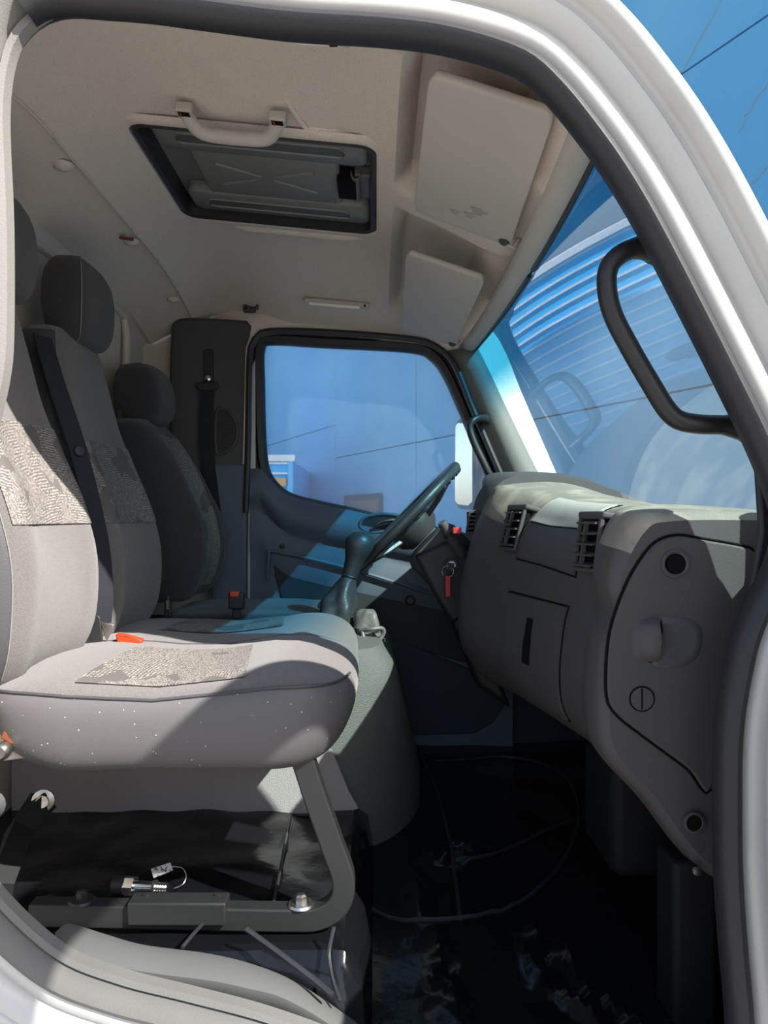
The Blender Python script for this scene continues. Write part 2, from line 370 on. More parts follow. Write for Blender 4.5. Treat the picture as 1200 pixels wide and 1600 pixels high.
# orient so that both skins face outwards from the sheet
me = glass.data; nr = len(me.polygons)//2
bm = bmesh.new(); bm.from_mesh(me); bm.faces.ensure_lookup_table()
for i, f in enumerate(bm.faces):
    want = -off if i < nr else off
    if f.normal.dot(want) < 0: f.normal_flip()
bm.to_mesh(me); bm.free()
for nm, pth in (('edge_seal', [ws(y, 0) for y in [1.06+.05*i for i in range(33)]]), ('edge_seal', [ws(2.68, i/10) for i in range(11)])):
    MB().tube([p+Vector((-.004,0,0)) for p in pth], .007, 8).build(nm, M['rubber'], win)
ys2 = [1.08+.04*i for i in range(41)]
rows = []
for k in range(9):
    a = math.pi*k/8
    rows.append([Vector((wx(y, .33)-.012-.030*math.cos(a), y, .592-.022*math.sin(a)+.01*(1-((y-1.87)/.8)**2))) for y in ys2])
struct(MB().grid(rows).build('trim_header', M['visor']), 'padded header roll above the windscreen')
# ---- front bulkhead under the dash and floor slab
struct(MB().box((.86, 1.87, -.42), (.02, .84, .42)).build('wall_front', M['kick']), 'dark front bulkhead behind the dash')
struct(MB().box((.74, 1.87, -.06), (.12, .80, .02)).build('trim_cowl', M['dark']), 'dark cowl under the windscreen base')
# floor: black vinyl with creases
def floor_z(X, Y):
    z = -.80
    z += .010*noise.noise(Vector((X*5, Y*5, 0)))
    d = math.exp(-(((X-.33)-(.3*(1.35-Y)))/.06)**2)*max(0, 1-abs(Y-1.32)/.28)
    z += .045*d*(noise.noise(Vector((X*30, Y*14, 3)))+.3*noise.noise(Vector((X*70, Y*50, 3))))
    d = math.exp(-((X-.12)/.025)**2)*max(0, 1-abs(Y-1.33)/.2); z += .035*d*(.4+noise.noise(Vector((X*40, Y*18, 8))))
    d = math.exp(-((X-.20)/.05)**2-((Y-1.83)/.05)**2); z += .03*d*(.5+noise.noise(Vector((X*35, Y*35, 5))))
    d = math.exp(-((X-.085)/.02)**2-((Y-1.62)/.08)**2); z += .022*d
    if Y < 1.14: z -= 0
    return z
nx, ny = 130, 130
rows = [[Vector((-.9+1.76*i/nx, 1.04+1.7*j/ny, floor_z(-.9+1.76*i/nx, 1.04+1.7*j/ny))) for j in range(ny+1)] for i in range(nx+1)]
fl = struct(MB().grid(rows).build('floor', M['mat_']), 'glossy black vinyl floor covering with creases')
def fp(px, py): 
    Y = .795*F/(py-CY); p = P(px, py, Y); p.z = floor_z(p.x, p.y)+.003; return p
for pts in ([(553,1398),(585,1422),(620,1436),(665,1440),(710,1437),(760,1428),(810,1408),(855,1375),(885,1335),(903,1290),(903,1250),(885,1215),(850,1190),(800,1180),(740,1182),(680,1186)],
            [(655,1170),(682,1235),(700,1300),(712,1370),(719,1438)], [(720,1350),(780,1330),(840,1302),(900,1277),(950,1262)],
            [(905,1280),(960,1255),(1020,1245)]):
    pth = resample(smooth_path([fp(*q) for q in pts], 60), 60)
    for p in pth: p.z = floor_z(p.x, p.y)+.002
    MB().tube(pth, .0045, 6, up=(0,0,1)).build('mat_piping', M['piping'], fl)
# ---- seat platform covered by the same vinyl
PZ = -.685
rows = []
def plat(u, v):                                 # u along X, v over the profile near face -> top
    X = lerp(-.9, -.052, u)
    if v < .35: t = v/.35; Y = lerp(1.155, 1.205, t); z = lerp(-.80, PZ-.01, t)
    else: t = (v-.35)/.65; Y = lerp(1.215, 1.86, t); z = PZ
    w_ = noise.noise(Vector((X*9, Y*9, z*9)))
    z += .010*w_*(1 if v > .4 else .3); Y += .006*noise.noise(Vector((X*14, 2, z*14)))
    return Vector((X, Y, z))
rows = [[plat(i/60, j/40) for j in range(41)] for i in range(61)]
e = rows[-1]
rows.append([p+Vector((.012,0,-.012)) for p in e]); rows.append([Vector((p.x+.028+.01*noise.noise(p*12), p.y, min(p.z-.03, -.72))) for p in e]); rows.append([Vector((p.x+.045, p.y, -.80)) for p in e])
pl = struct(MB().grid(rows).build('floor_platform', M['mat_']), 'seat platform wrapped in glossy black vinyl')
def pipe_on(pts, r=.004, m='piping', parent=None): return MB().tube(resample(smooth_path([Vector(p) for p in pts], 30), 30), r*.62, 6).build('vinyl_seam', M[m], parent or pl)
pipe_on([P(455,1273,1.78), P(447,1310,1.62), P(438,1360,1.46), P(428,1410,1.335)], .005)
pipe_on([P(455,1273,1.78), P(500,1276,1.75), P(540,1290,1.72)], .005)
pipe_on([P(318,1442,1.25), P(300,1462,1.19), P(285,1480,1.16)], .005)
pipe_on([P(385,1452,1.195), P(440,1492,1.165), P(490,1530,1.14), P(520,1555,1.12)], .007)
pipe_on([P(522,1448,1.21), P(514,1490,1.19), P(520,1530,1.16), P(532,1565,1.13)], .005)
# ---- engine hump
def plan(z):
    K = [(-.72,(1.80,-.16,.125,.42)), (-.60,(1.815,-.14,.10,.32)), (-.48,(1.83,-.10,.072,.20)), (-.37,(1.85,-.06,.045,.12)), (-.325,(1.88,-.06,.012,.12)), (-.315,(1.96,-.12,-.06,.12))]
    for (za, a), (zb_, b) in zip(K, K[1:]):
        if z <= zb_ or zb_ == K[-1][0]:
            t = max(0, min(1, (z-za)/(zb_-za))); return [lerp(a[k], b[k], t) for k in range(4)]
rows = []
for z in (-.80, -.72, -.66, -.60, -.54, -.48, -.42, -.37, -.345, -.325, -.318, -.315):
    yn, xc, xf, yr = plan(z); row = [Vector((-.86, yn, z)), Vector((-.5, yn, z)), Vector((xc-.1, yn, z))]
    for k in range(13):
        a = math.pi/2*k/12; row.append(Vector((xc+(xf-xc)*math.sin(a), yn+yr*(1-math.cos(a)), z)))
    row += [Vector((xf, 2.40, z)), Vector((xf-.05, 2.48, z)), Vector((-.86, 2.48, z))]
    rows.append(row)
hump = setting('trim_hump', (-.3, 2.1, -.8), 'grained engine cover hump under the seats')
mb = MB().grid(rows); n_ = len(mb.v); mb.f.append(tuple(range(n_-len(rows[0]), n_)))
mb.build('cover', M['hump'], hump)
# pinkish grey grained riser on its near face, below the bench
MB().prism([P(20,1295,1.79), P(440,1282,1.79), P(520,1272,1.79), P(560,1262,1.80), P(545,1235,1.80), P(518,1170,1.82), P(20,1150,1.82)], (0,-.006,0)).build('riser_panel', M['humpside'], hump)

# ---- driver's side: wall ring, pillar trims, door
FY = 2.70
win_px = [(411,545),(425,536),(500,540),(640,548),(675,562),(696,592),(722,650),(748,712),(772,775),(790,830),(765,842),(700,828),(620,812),(560,797),(500,784),(455,772),(432,755),(418,730),(413,680),(411,600)]
winc = closed_path([P(x, y, FY) for x, y in win_px], 120)
cen = Vector((sum(p.x for p in winc)/120, FY, sum(p.z for p in winc)/120))
def normals(c):
    out = []; n = len(c)
    area = sum(c[i].x*c[(i+1) % n].z-c[(i+1) % n].x*c[i].z for i in range(n)); sg_ = 1 if area > 0 else -1
    for i in range(n):
        t = (c[(i+1) % n]-c[i-1]).normalized(); out.append(Vector((t.z, 0, -t.x))*sg_)
    return out
def ring(c, prof, mb=None, sel=None, sc=None):           # sweep (offset, Y) round a closed outline
    nn = normals(c); mb = mb or MB(); ids = sel if sel else range(len(c))
    rows = [[Vector((c[i].x+nn[i].x*((d-.016)*(sc[k] if sc else 1)+.016), 1.05+(y-1.05)*(sc[k] if sc else 1)-(.028*(1-sc[k]) if sc else 0), c[i].z+nn[i].z*((d-.016)*(sc[k] if sc else 1)+.016))) for d, y in prof] for k, i in enumerate(ids)]
    return mb.grid(rows, cu=(sel is None))
door = setting('door_1', (-.1, FY, -.8), "driver's door seen from inside")
ring(winc, [(-.004,FY+.03),(-.004,FY),(.004,FY-.012),(.022,FY-.014),(.028,FY),(.028,FY+.03)]).build('window_seal', M['rubber'], door)
# side glass, two skins
mb = MB(); ctr = len(mb.v)
a = [Vector((p.x, FY+.018, p.z)) for p in winc]; mb.add(a, [tuple(range(120))]); mb.add([p+Vector((0,.004,0)) for p in a], [tuple(range(120))[::-1]])
gl = mb.build('window_pane', M['pane'], door, fix=False, flat=True)
bm = bmesh.new(); bm.from_mesh(gl.data); bm.faces.ensure_lookup_table()
for f, wy in zip(bm.faces, (-1, 1)):
    if f.normal.y*wy < 0: f.normal_flip()
bm.to_mesh(gl.data); bm.free()
# door opening outline on the driver's side and the tube seal round it
dop = [(393,560),(402,532),(425,521),(520,523),(640,533),(680,545),(708,572),(736,640),(768,715),(800,790),(830,870),(850,960),(850,1080),(800,1150),(600,1165),(430,1165),(386,1120),(384,900),(390,700)]
dopc = closed_path([P(x, y, FY-.02) for x, y in dop], 140)
wl = setting('wall_left', (-.1, FY, -.8), "driver's side wall of the cab")
upper = [i for i in range(140) if dopc[i].z > -.0]; u0 = next(i for i in upper if (i-1) % 140 not in upper); upper = [(u0+k) % 140 for k in range(len(upper))]
ring(dopc, [(0,2.78),(0,2.66),(.01,2.655),(.06,2.66),(.14,2.70),(.20,2.74)], sel=upper).build('side_panel', M['liner'], wl)
MB().prism([Vector((-.95,2.735,-.82)), Vector((-.40,2.735,-.82)), Vector((-.40,2.735,.72)), Vector((-.64,2.735,.82)), Vector((-.95,2.735,.82))], (0,.02,0)).build('rear_side_panel', M['rearliner'], wl)
MB().prism([Vector((-.45,2.735,-.82)), Vector((.88,2.735,-.82)), Vector((.88,2.735,-.02)), Vector((.60,2.735,-.02)), Vector((.46,2.735,-.09)), Vector((-.45,2.735,.05))], (0,.02,0)).build('lower_side_panel', M['kick'], wl)
tube_ids = [i for i in range(140) if dopc[i].z > .0]
# contiguous run over the top
st = next(i for i in range(140) if dopc[i].z > .0 and dopc[i-1].z <= .0)
run = [dopc[(st+k) % 140] for k in range(len(tube_ids))]
MB().tube([Vector((p.x, 2.645, p.z)) for p in run], .011, 8).build('door_seal', M['rubber'], wl)
# door frame strip (white painted edge at the rear), black window frame
ring(winc, [(.026,FY+.01),(.03,FY-.004),(.075,FY+.0),(.08,FY+.05)]).build('window_frame', M['dark'], door)
MB().prism([P(388,590,2.69), P(399,560,2.69), P(399,735,2.69), P(391,935,2.69), P(383,935,2.69)], (0,.04,0)).build('painted_edge', M['paint'], door)
# door panel: grid under the window line
low = [(392,733),(408,733),(420,745),(437,764),(458,776),(500,787),(560,800),(640,817),(720,834),(800,850)]
def panel_pt(u, v):
    top = cr([Vector((x, y, 0)) for x, y in low], u*(len(low)-1)); x, y = top[0], top[1]
    yb = 1165; py = lerp(y, yb, v); z = (CY-py)/F*FY; X = (x-CX)/F*FY
    d = .0
    band = (py-(lerp(y, yb, .0)))/60.0            # bulging arm-rest band right below the window line
    if band < 1: d = .035*math.sin(math.pi*min(1, max(0, band)))**.7+.01
    elif band < 2.3: d = .012+.012*math.sin(math.pi*(band-1)/1.3)
    else: d = .012
    return Vector((X, FY-.004-d, z))
rows = [[panel_pt(i/50, j/60) for j in range(61)] for i in range(51)]
MB().grid(rows).build('door_panel', M['door'], door)
# map pocket: shade of the recess put into a dark flat face, framed by a lip
pk = [(425,862),(470,870),(540,885),(640,915),(735,945),(755,1045),(600,998),(500,975),(440,935),(430,900)]
pkc = [P(x, y, FY-.022) for x, y in pk]
MB().prism(pkc, (0,.01,0)).build('map_pocket', M['pocket'], door, bevel=.003)
MB().tube(smooth_path([P(418,905,2.66), P(420,870,2.66), P(432,862,2.66), P(540,887,2.66), P(640,917,2.66), P(740,950,2.66)], 40), .006, 8).build('pocket_lip', M['door'], door)
MB().prism([P(x, y, FY-.03) for x, y in ((590,997),(640,1008),(740,1048),(790,1100),(770,1130),(740,1147),(640,1149),(600,1100))], (0,.05,0)).build('kick_panel', M['kick'], door, bevel=.006)
MB().lathe([(.001,0),(.016,0),(.018,.006),(.012,.012),(.001,.013)], P(641,938,2.655), (0,-1,0), 16).build('pocket_knob', M['dark'], door)
MB().lathe([(.001,0),(.009,0),(.008,.004),(.001,.006)], P(441,853,2.665), (0,-1,0), 12).build('screw_cap', M['dark'], door)
# inner door handle in its cup
hc = closed_path([P(x, y, 2.655) for x, y in ((562,822),(572,808),(600,803),(632,808),(636,818),(610,828),(580,832))], 40)
MB().tube(hc, .006, 8, True).build('handle_cup', M['door'], door)
MB().prism(hc, (0,.006,0)).build('cup_base', M['pocket'], door)
MB().tube(smooth_path([P(585,822,2.64), P(600,815,2.635), P(625,812,2.64)], 10), .006, 8).build('door_handle', M['chrome'], door)
# B pillar trim with belt guide and speaker
bp = setting('trim_1', (-.58, 2.68, .1), "dark pillar trim behind the driver's door")
MB().prism([P(x, y, 2.655) for x, y in ((264,740),(264,560),(267,505),(278,496),(330,496),(385,500),(395,508),(393,528),(388,545),(383,730),(360,738))], (0,.05,0)).build('pillar_panel', M['plastic'], bp, bevel=.012)
MB().prism([P(x, y, 2.648) for x, y in ((330,725),(385,725),(384,1000),(330,1000))], (0,.06,0)).build('lower_pillar_panel', M['door'], bp, bevel=.008)
sp = closed_path([P(x, y, 2.652) for x, y in ((338,645),(352,640),(366,655),(371,675),(366,695),(352,706),(338,705))], 40)
MB().tube(sp, .006, 8, True).build('speaker_rim', M['plastic'], bp)
spo = MB().prism(sp, (0,.004,0)).build('speaker_grille', M['dark'], bp)
mb = MB()
for i in range(9):
    for j in range(14):
        x, y = 341+i*3.2+(j % 2)*1.6, 646+j*4.4
        if (x-352)**2/14**2+(y-673)**2/28**2 < 1: mb.lathe([(.001,0),(.0022,0),(.001,-.002)], P(x, y, 2.651), (0,1,0), 6)
o = mb.build('grille_dots', M['plastic'], spo); o['kind'] = 'stuff'
# far A pillar trim
ap = MB().grid([[P(a[0], a[1], ya), P((a[0]+b[0])/2, (a[1]+b[1])/2, (ya+yb)/2-.015), P(b[0], b[1], yb)] for a, b, ya, yb in
    (((700,548),(744,540),2.66,2.64), ((722,585),(760,572),2.66,2.64), ((745,640),(788,632),2.66,2.64), ((776,712),(822,702),2.66,2.64), ((800,770),(862,782),2.66,2.64), ((815,810),(890,840),2.66,2.64))])
struct(ap.build('trim_2', M['pillar'], solid=.012), 'pale trim on the far windscreen pillar')
# ================================================================== passenger door opening: painted body frame, seal, sill
OY = 1.05
opx = [(10,200),(13,130),(24,80),(40,52),(66,30),(100,22),(150,25),(225,31),(300,41),(450,60),(600,70),(700,84),(800,115),(850,155),(900,215),(950,285),(1000,370),(1070,505),(1121,606),(1162,690),(1197,775),(1208,825),(1195,880),(1165,940),(1145,990),(1131,1050),(1120,1120),(1116,1200),(1117,1350),(1125,1475),(1135,1600),(1125,1680),(1080,1725),(1000,1740),(800,1730),(660,1690),(540,1625),(420,1580),(300,1548),(190,1520),(95,1480),(0,1392),(-40,1320),(-62,1200),(-60,1000),(-40,800),(-8,670),(10,590),(16,520),(16,350)]
opc = closed_path([P(x, y, OY) for x, y in opx], 320)
body = setting('trim_3', (0, OY, -.9), 'white painted body frame round the open passenger door')
bodyprof = [(.030,1.075),(.030,1.050),(.036,1.036),(.046,1.030),(.058,1.030),(.0635,1.036),(.066,1.036),(.071,1.026),(.085,1.018),(.092,1.016),(.0965,1.021),(.1,1.020),(.104,1.010),(.110,.998),(.120,.990),(.128,.992),(.134,1.004),(.136,1.02),(.128,1.045),(.09,1.085),(.055,1.105)]
ring(opc, bodyprof).build('body_frame', M['paint'], body, ang=60)
# drip moulding line on the outer edge
nn = normals(opc)
def along(cond): 
    n = len(opc); ok = [cond(p) for p in opc]; st = next(i for i in range(n) if ok[i] and not ok[i-1]); r = []
    i = st
    while ok[i % n] and len(r) < n: r.append(i % n); i += 1
    return r
ids = along(lambda p: not (p.x < -.47 or (p.z < -.55 and p.x < .35)))
sealprof = [(.016,1.085),(-.001,1.055),(.001,1.034),(.008,1.024),(.018,1.020),(.026,1.024),(.031,1.034),(.034,1.052),(.034,1.085)]
ring(opc, sealprof, sel=ids).build('rubber_seal', M['rubber'], body)
ids2 = [(ids[0]-k) % 320 for k in range(16, -1, -1)]
n_ids = set(ids); rest = []; i = (ids[-1]+1) % 320
while i not in n_ids: rest.append(i); i = (i+1) % 320
ext = 12; rest = [ids[-1]]+rest+[ids[k] for k in range(ext)]; bsc = [1 if k < len(rest)-ext else max(.02, 1-((k-len(rest)+ext)/(ext-1))**1.5) for k in range(len(rest))]
ring(opc, [(.016,1.085),(-.001,1.060),(.003,1.046),(.011,1.042),(.015,1.048),(.018,1.040),(.026,1.028),(.036,1.022),(.043,1.026),(.046,1.04)], sel=rest, sc=bsc).build('flange_bead', M['bead'], body)
rid = along(lambda p: p.x > .30 and p.z > .0)
MB().tube([opc[i]+nn[i]*.1365+Vector((0, -.022, 0)) for i in rid], .0022, 6).build('windscreen_edge', M['rust'], body)
MB().prism([Vector((x, 1.09, z)) for x, z in ((.536,.10),(.575,.06),(.62,0),(.651,-.05),(.660,.02),(.662,.12),(.70,.14),(.95,-.02),(1.0,-.2),(1.0,-.88),(.51,-.88),(.512,-.3),(.528,-.12),(.545,-.02),(.540,.06))], (0,.012,0)).build('foot_sun_blocker', M['dark'], body, bevel=.006)  # unseen plate added to shape the sun patch on the dash end
# black scuff plate along the lower rear corner
up_ = [(86,1460),(107,1443),(160,1458),(224,1476),(327,1490),(400,1508),(467,1537),(551,1593),(640,1660),(760,1700)]
lo_ = [(86,1466),(120,1487),(187,1511),(255,1523),(327,1532),(390,1545),(444,1560),(514,1600),(600,1665),(740,1725)]
U = smooth_path([P(x, y, 1.165) for x, y in up_], 50); Lw = smooth_path([P(x, y, 1.10) for x, y in lo_], 50)
rows = []
for a, b in zip(U, Lw):
    row = [a+Vector((0,.01,-.03)), a.copy(), a.lerp(b, .15)+Vector((0,0,.004)), a.lerp(b, .5)+Vector((0,0,.006)), a.lerp(b, .85)+Vector((0,0,.004)), b.copy(), b+Vector((0,.0,-.012)), b+Vector((0,.01,-.03))]
    rows.append(row)
MB().grid(rows).build('scuff_plate', mat('scuff_plastic', (.13,.13,.125), .6, .3, bump=(500, .1)), body)
# lower body skin below the frame
MB().box((0, 1.13, -1.12), (1.0, .06, .12)).build('lower_skirt', M['paint'], body, bevel=.03)

# ================================================================== dashboard
DS = [
 (1.185, [(.74,-.01),(.60,-.005),(.46,-.006),(.415,-.022),(.378,-.095),(.386,-.15),(.368,-.205),(.360,-.304),(.372,-.365),(.425,-.425),(.536,-.550),(.75,-.60)]),
 (1.195, [(.74,-.002),(.60,.006),(.44,.006),(.396,-.012),(.362,-.092),(.372,-.15),(.352,-.202),(.345,-.304),(.357,-.369),(.416,-.435),(.536,-.568),(.75,-.61)]),
 (1.22, [(.74,.0),(.60,.010),(.435,.012),(.385,-.007),(.355,-.09),(.366,-.15),(.345,-.20),(.338,-.304),(.351,-.371),(.411,-.439),(.536,-.576),(.75,-.62)]),
 (1.27, [(.74,.0),(.60,.012),(.435,.014),(.386,-.004),(.358,-.088),(.368,-.15),(.348,-.20),(.341,-.304),(.354,-.371),(.414,-.439),(.54,-.55),(.75,-.6)]),
 (1.30, [(.74,.0),(.60,.016),(.45,.020),(.398,-.012),(.374,-.086),(.374,-.15),(.362,-.20),(.355,-.30),(.368,-.37),(.43,-.432),(.55,-.51),(.75,-.55)]),
 (1.42, [(.74,.0),(.60,.016),(.445,.020),(.385,-.018),(.364,-.08),(.362,-.15),(.350,-.205),(.342,-.30),(.356,-.37),(.418,-.43),(.55,-.48),(.75,-.52)]),
 (1.60, [(.74,.0),(.60,.024),(.43,.029),(.368,-.016),(.345,-.066),(.335,-.15),(.323,-.21),(.313,-.305),(.330,-.375),(.392,-.43),(.55,-.47),(.75,-.5)]),
 (1.80, [(.74,.0),(.58,.042),(.41,.048),(.343,.000),(.308,-.056),(.292,-.145),(.279,-.22),(.278,-.31),(.300,-.38),(.36,-.43),(.55,-.46),(.75,-.48)]),
 (1.95, [(.74,.0),(.54,.068),(.372,.074),(.306,.035),(.272,-.045),(.247,-.14),(.234,-.22),(.234,-.31),(.256,-.375),(.315,-.424),(.55,-.45),(.75,-.48)]),
 (2.02, [(.74,.0),(.52,.085),(.345,.086),(.300,.060),(.256,-.04),(.230,-.14),(.218,-.22),(.218,-.31),(.240,-.37),(.30,-.42),(.55,-.45),(.75,-.48)]),
 (2.05, [(.74,.0),(.52,.085),(.350,.082),(.310,.056),(.27,-.042),(.245,-.14),(.234,-.22),(.234,-.305),(.255,-.36),(.312,-.41),(.55,-.45),(.75,-.48)]),
 (2.055, [(.74,.0),(.56,.07),(.42,.06),(.40,.04),(.38,-.05),(.37,-.14),(.37,-.22),(.37,-.30),(.38,-.35),(.40,-.39),(.57,-.43),(.75,-.46)]),
]
def dsec(Y):
    k = 0
    while k < len(DS)-2 and DS[k+1][0] < Y: k += 1
    (ya, A), (yb, B) = DS[k], DS[k+1]; t = max(0, min(1, (Y-ya)/(yb-ya)))
    # smooth blending across neighbours
    return [Vector((lerp(a[0], b[0], t), Y, lerp(a[1], b[1], t))) for a, b in zip(A, B)]
def dpt(Y, s): return Vector(cr(dsec(Y), s))      # s = 0..11 along the section (windscreen base -> top -> face -> underside)
def dnorm(Y, s):
    a = dpt(Y+.01, s)-dpt(Y-.01, s); b = dpt(Y, s+.05)-dpt(Y, s-.05); n = b.cross(a).normalized()
    return n if n.x < 0 or n.z > .7 else -n
dash = thing('dashboard', (.45, 1.65, -.58), 'dark grey moulded dashboard with round vents and lids under the windscreen', 'dashboard')
dash['label'] = 'dark grey moulded dashboard running under the windscreen'
Ys = [1.185,1.19,1.195,1.205,1.22,1.245,1.27,1.285,1.30]+[1.30+.03*i for i in range(1, 25)]+[2.035,2.045,2.05,2.055]
rows = [[dpt(y, 11*k/66) for k in range(67)] for y in Ys]
top_rows = [r[:22] for r in rows]; face_rows = [r[21:] for r in rows]
mb = MB().grid(face_rows); mb.build('fascia', M['dash'], dash, ang=50)
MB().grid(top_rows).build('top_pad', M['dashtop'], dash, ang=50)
# near end face (towards the passenger door)
endo = rows[0]; mb = MB(); mb.add(endo, [tuple(range(len(endo)))])
mb.build('end_face', M['dash'], dash)
EY = 1.185
# access lid on the end face: rounded outline in the plane of the face
lid_px = [(952,1010),(963,960),(985,905),(1010,865),(1030,846),(1060,838),(1100,844),(1165,856),(1182,868),(1180,900),(1150,990),(1128,1060),(1112,1232),(1075,1200),(1010,1152),(965,1116),(950,1085)]
lc = closed_path([P(x, y, EY-.004) for x, y in lid_px], 90)
lidm = MB(); nnl = normals(lc)
rws = [[Vector((lc[i].x+nnl[i].x*d, y, lc[i].z+nnl[i].z*d)) for d, y in ((0,EY+.002),(0,EY-.003),(-.003,EY-.006))] for i in range(90)]
lidm.grid(rws, cu=True); b = len(lidm.v); lidm.v += [r[-1] for r in rws]; lidm.f.append(tuple(range(b, b+90)))
lid = lidm.build('access_lid', M['dash'], dash)
MB().tube([Vector((lc[i].x+nnl[i].x*.0025, EY-.001, lc[i].z+nnl[i].z*.0025)) for i in range(90)], .0022, 6, True).build('lid_gap', M['black'], dash)
ly = EY-.006
def disc(px, py, r, name, m, parent, d=.001, y=ly): return MB().lathe([(.0005,0),(r,0),(r,d),(r*.96,d+.0008),(.0005,d+.0008)], P(px, py, y), (0,-1,0), 28).build(name, m, parent)
MB().lathe([(.0225,0),(.022,.003),(.019,.004),(.016,.002),(.0155,-.002),(.0158,-.001)], P(1055,881,ly), (0,-1,0), 28).build('lock_rim', M['dash'], lid)
disc(1057,881,.0155,'lock_hole',M['black'],lid)
# pull cup: bulging shell on the left, hollow on the right
rr = []
for i in range(13):
    u = i/12; row = []
    for j in range(11):
        v = j/10*2-1; x = lerp(988, 1034, u); hh = 36*(1-.35*(1-u)**2.2); y = 1000+v*hh
        d = .020*math.sin(min(1, u*1.05)*math.pi/2)*(1-abs(v)**3.5*.95)
        row.append(P(x+3*(1-u)*abs(v)+(-6*abs(v)**2)*u, y, ly-d))
    rr.append(row)
MB().grid(rr).build('pull_shell', M['dash'], lid)
cup = [(1034,966),(1060,966),(1085,972),(1096,985),(1097,1003),(1088,1028),(1065,1042),(1040,1044),(1020,1038),(1030,1015),(1035,990)]
cupc = closed_path([P(x, y, ly-.001) for x, y in cup], 40); cc = P(1058,1004,ly)
rows_c = [[p.lerp(Vector((cc.x, p.y, cc.z)), t)+Vector((0, dd, 0)) for p in cupc] for t, dd in ((0,0),(.12,-.0025),(.3,-.0015),(.6,-.0005),(.97,-.0002))]
MB().grid(rows_c, cv=True).build('pull_cup', mat('cup_plastic', (.06,.058,.062), .5, .35), lid)
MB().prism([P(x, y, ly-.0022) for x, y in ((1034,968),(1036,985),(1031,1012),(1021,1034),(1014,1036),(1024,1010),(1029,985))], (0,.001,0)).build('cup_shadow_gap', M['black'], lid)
# coin-slot fastener
MB().tube(closed_path([P(1003+19*math.cos(a), 1092+19*math.sin(a), ly-.0005) for a in [2*math.pi*k/20 for k in range(20)]], 40), .0013, 6, True).build('fastener_ring', M['black'], lid)
disc(1003,1092,.0178,'fastener',M['dash'],lid)
MB().box(P(1003,1092,ly-.0022), (.0011,.0006,.016)).build('fastener_slot', M['black'], lid)
# lower hole and screw
MB().lathe([(.017,0),(.0165,.003),(.013,.004),(.0115,.002)], P(1084,1285,EY-.0035), (0,-1,0), 24).build('grommet_rim', M['dash'], dash)
disc(1084,1285,.0125,'grommet_hole',M['black'],dash, y=EY-.0045)
MB().lathe([(.0005,0),(.007,0),(.006,.004),(.0005,.005)], P(1088,1361,EY-.002), (0,-1,0), 12).build('trim_screw', M['steel'], dash)
# small glove lid on the fascia
def patch(y0, y1, s0, s1, lift, n=14, m_=14, cut=None):
    out = []
    for i in range(n+1):
        row = []
        for j in range(m_+1):
            u, v = i/n, j/m_
            row.append(dpt(lerp(y0, y1, u), lerp(s0, s1, v))+dnorm(lerp(y0, y1, u), lerp(s0, s1, v))*lift)
        out.append(row)
    return out
def lidpatch(name, y0, y1, s0, s1, lift, m, parent, gap=True):
    g_ = patch(y0, y1, s0, s1, lift); base = patch(y0, y1, s0, s1, -.004)
    mb = MB().grid(g_)
    per = lambda q: [q[i][0] for i in range(15)]+[q[14][j] for j in range(1, 15)]+[q[i][14] for i in range(13, -1, -1)]+[q[0][j] for j in range(13, 0, -1)]
    a, b_ = per(g_), per(base); mb.grid([a, b_], cv=True)
    o = mb.build(name, m, parent)
    if gap: MB().tube(resample([p+dnorm(p.y, 5)*.0 for p in per(patch(y0-.004, y1+.004, s0-.06, s1+.06, .0005))], 80, True), .0018, 6, True).build(name+'_gap', M['black'], parent)
    return o
gl_ = lidpatch('glove_lid', 1.43, 1.74, 5.35, 8.1, .005, M['dash'], dash)
for (s0, s1, dy) in ((6.0, 6.45, 0), (6.45, 7.0, .014)):
    rows_h = patch(1.575-dy*.3, 1.61+dy*.2, s0, s1, .0058, 6, 6); MB().grid(rows_h).build('pull_slot', M['black'], gl_)
# lid of the upper tray, between the two vents
lidpatch('tray_lid', 1.40, 1.72, 2.05, 3.08, .005, M['lid'], dash)
lidpatch('tray_front', 1.40, 1.72, 3.14, 4.35, .004, M['dash'], dash)
MB().lathe([(.0005,0),(.005,0),(.004,.003),(.0005,.004)], dpt(1.745, 3.9)+dnorm(1.745, 3.9)*.002, dnorm(1.745, 3.9), 10).build('trim_screw', M['steel'], dash)
# air vents
def vent(y, s, w_, h_, parent, name='air_vent'):
    c = dpt(y, s); n = dnorm(y, s); n = Vector((n.x, n.y*.4-.18, n.z*.5)).normalized()
    up = (Vector((0,0,1))-n*n.z).normalized(); rt = up.cross(n).normalized()
    R = Matrix((rt, up, n)).transposed()
    root = MB()
    b4 = [(-w_, -h_), (w_, -h_), (w_, h_), (-w_, h_)]
    path = resample([c+rt*a+up*b+n*.012 for a, b in b4], 40, True)
    fr_ = MB().tube(path, .0048, 8, True, up=n).build(name, M['dash'], parent)
    MB().box(c+n*.002, (w_, h_, .006), R).build('vent_duct', M['black'], fr_)
    for k in range(5):
        z_ = -h_+(k+.5)*2*h_/5
        MB().box(c+up*z_+n*.014, (w_*.92, .0016, .009), R @ Matrix.Rotation(.35, 3, 'X')).build('slat', M['dash'], fr_)
    MB().box(c+n*.02, (.0018, h_*.8, .004), R).build('divider', M['dash'], fr_)
    MB().box(c+n*.024+up*h_*.12, (.010,.004,.004), R).build('thumb_tab', M['dark'], fr_, bevel=.002)
    MB().box(c-n*.012+rt*0+up*(h_+.004), (w_+.008, .006, .028), R).build('vent_hood', M['dash'], fr_, bevel=.004)
    return fr_
vent(1.775, 3.55, .040, .048, dash); vent(1.335, 3.5, .036, .046, dash)
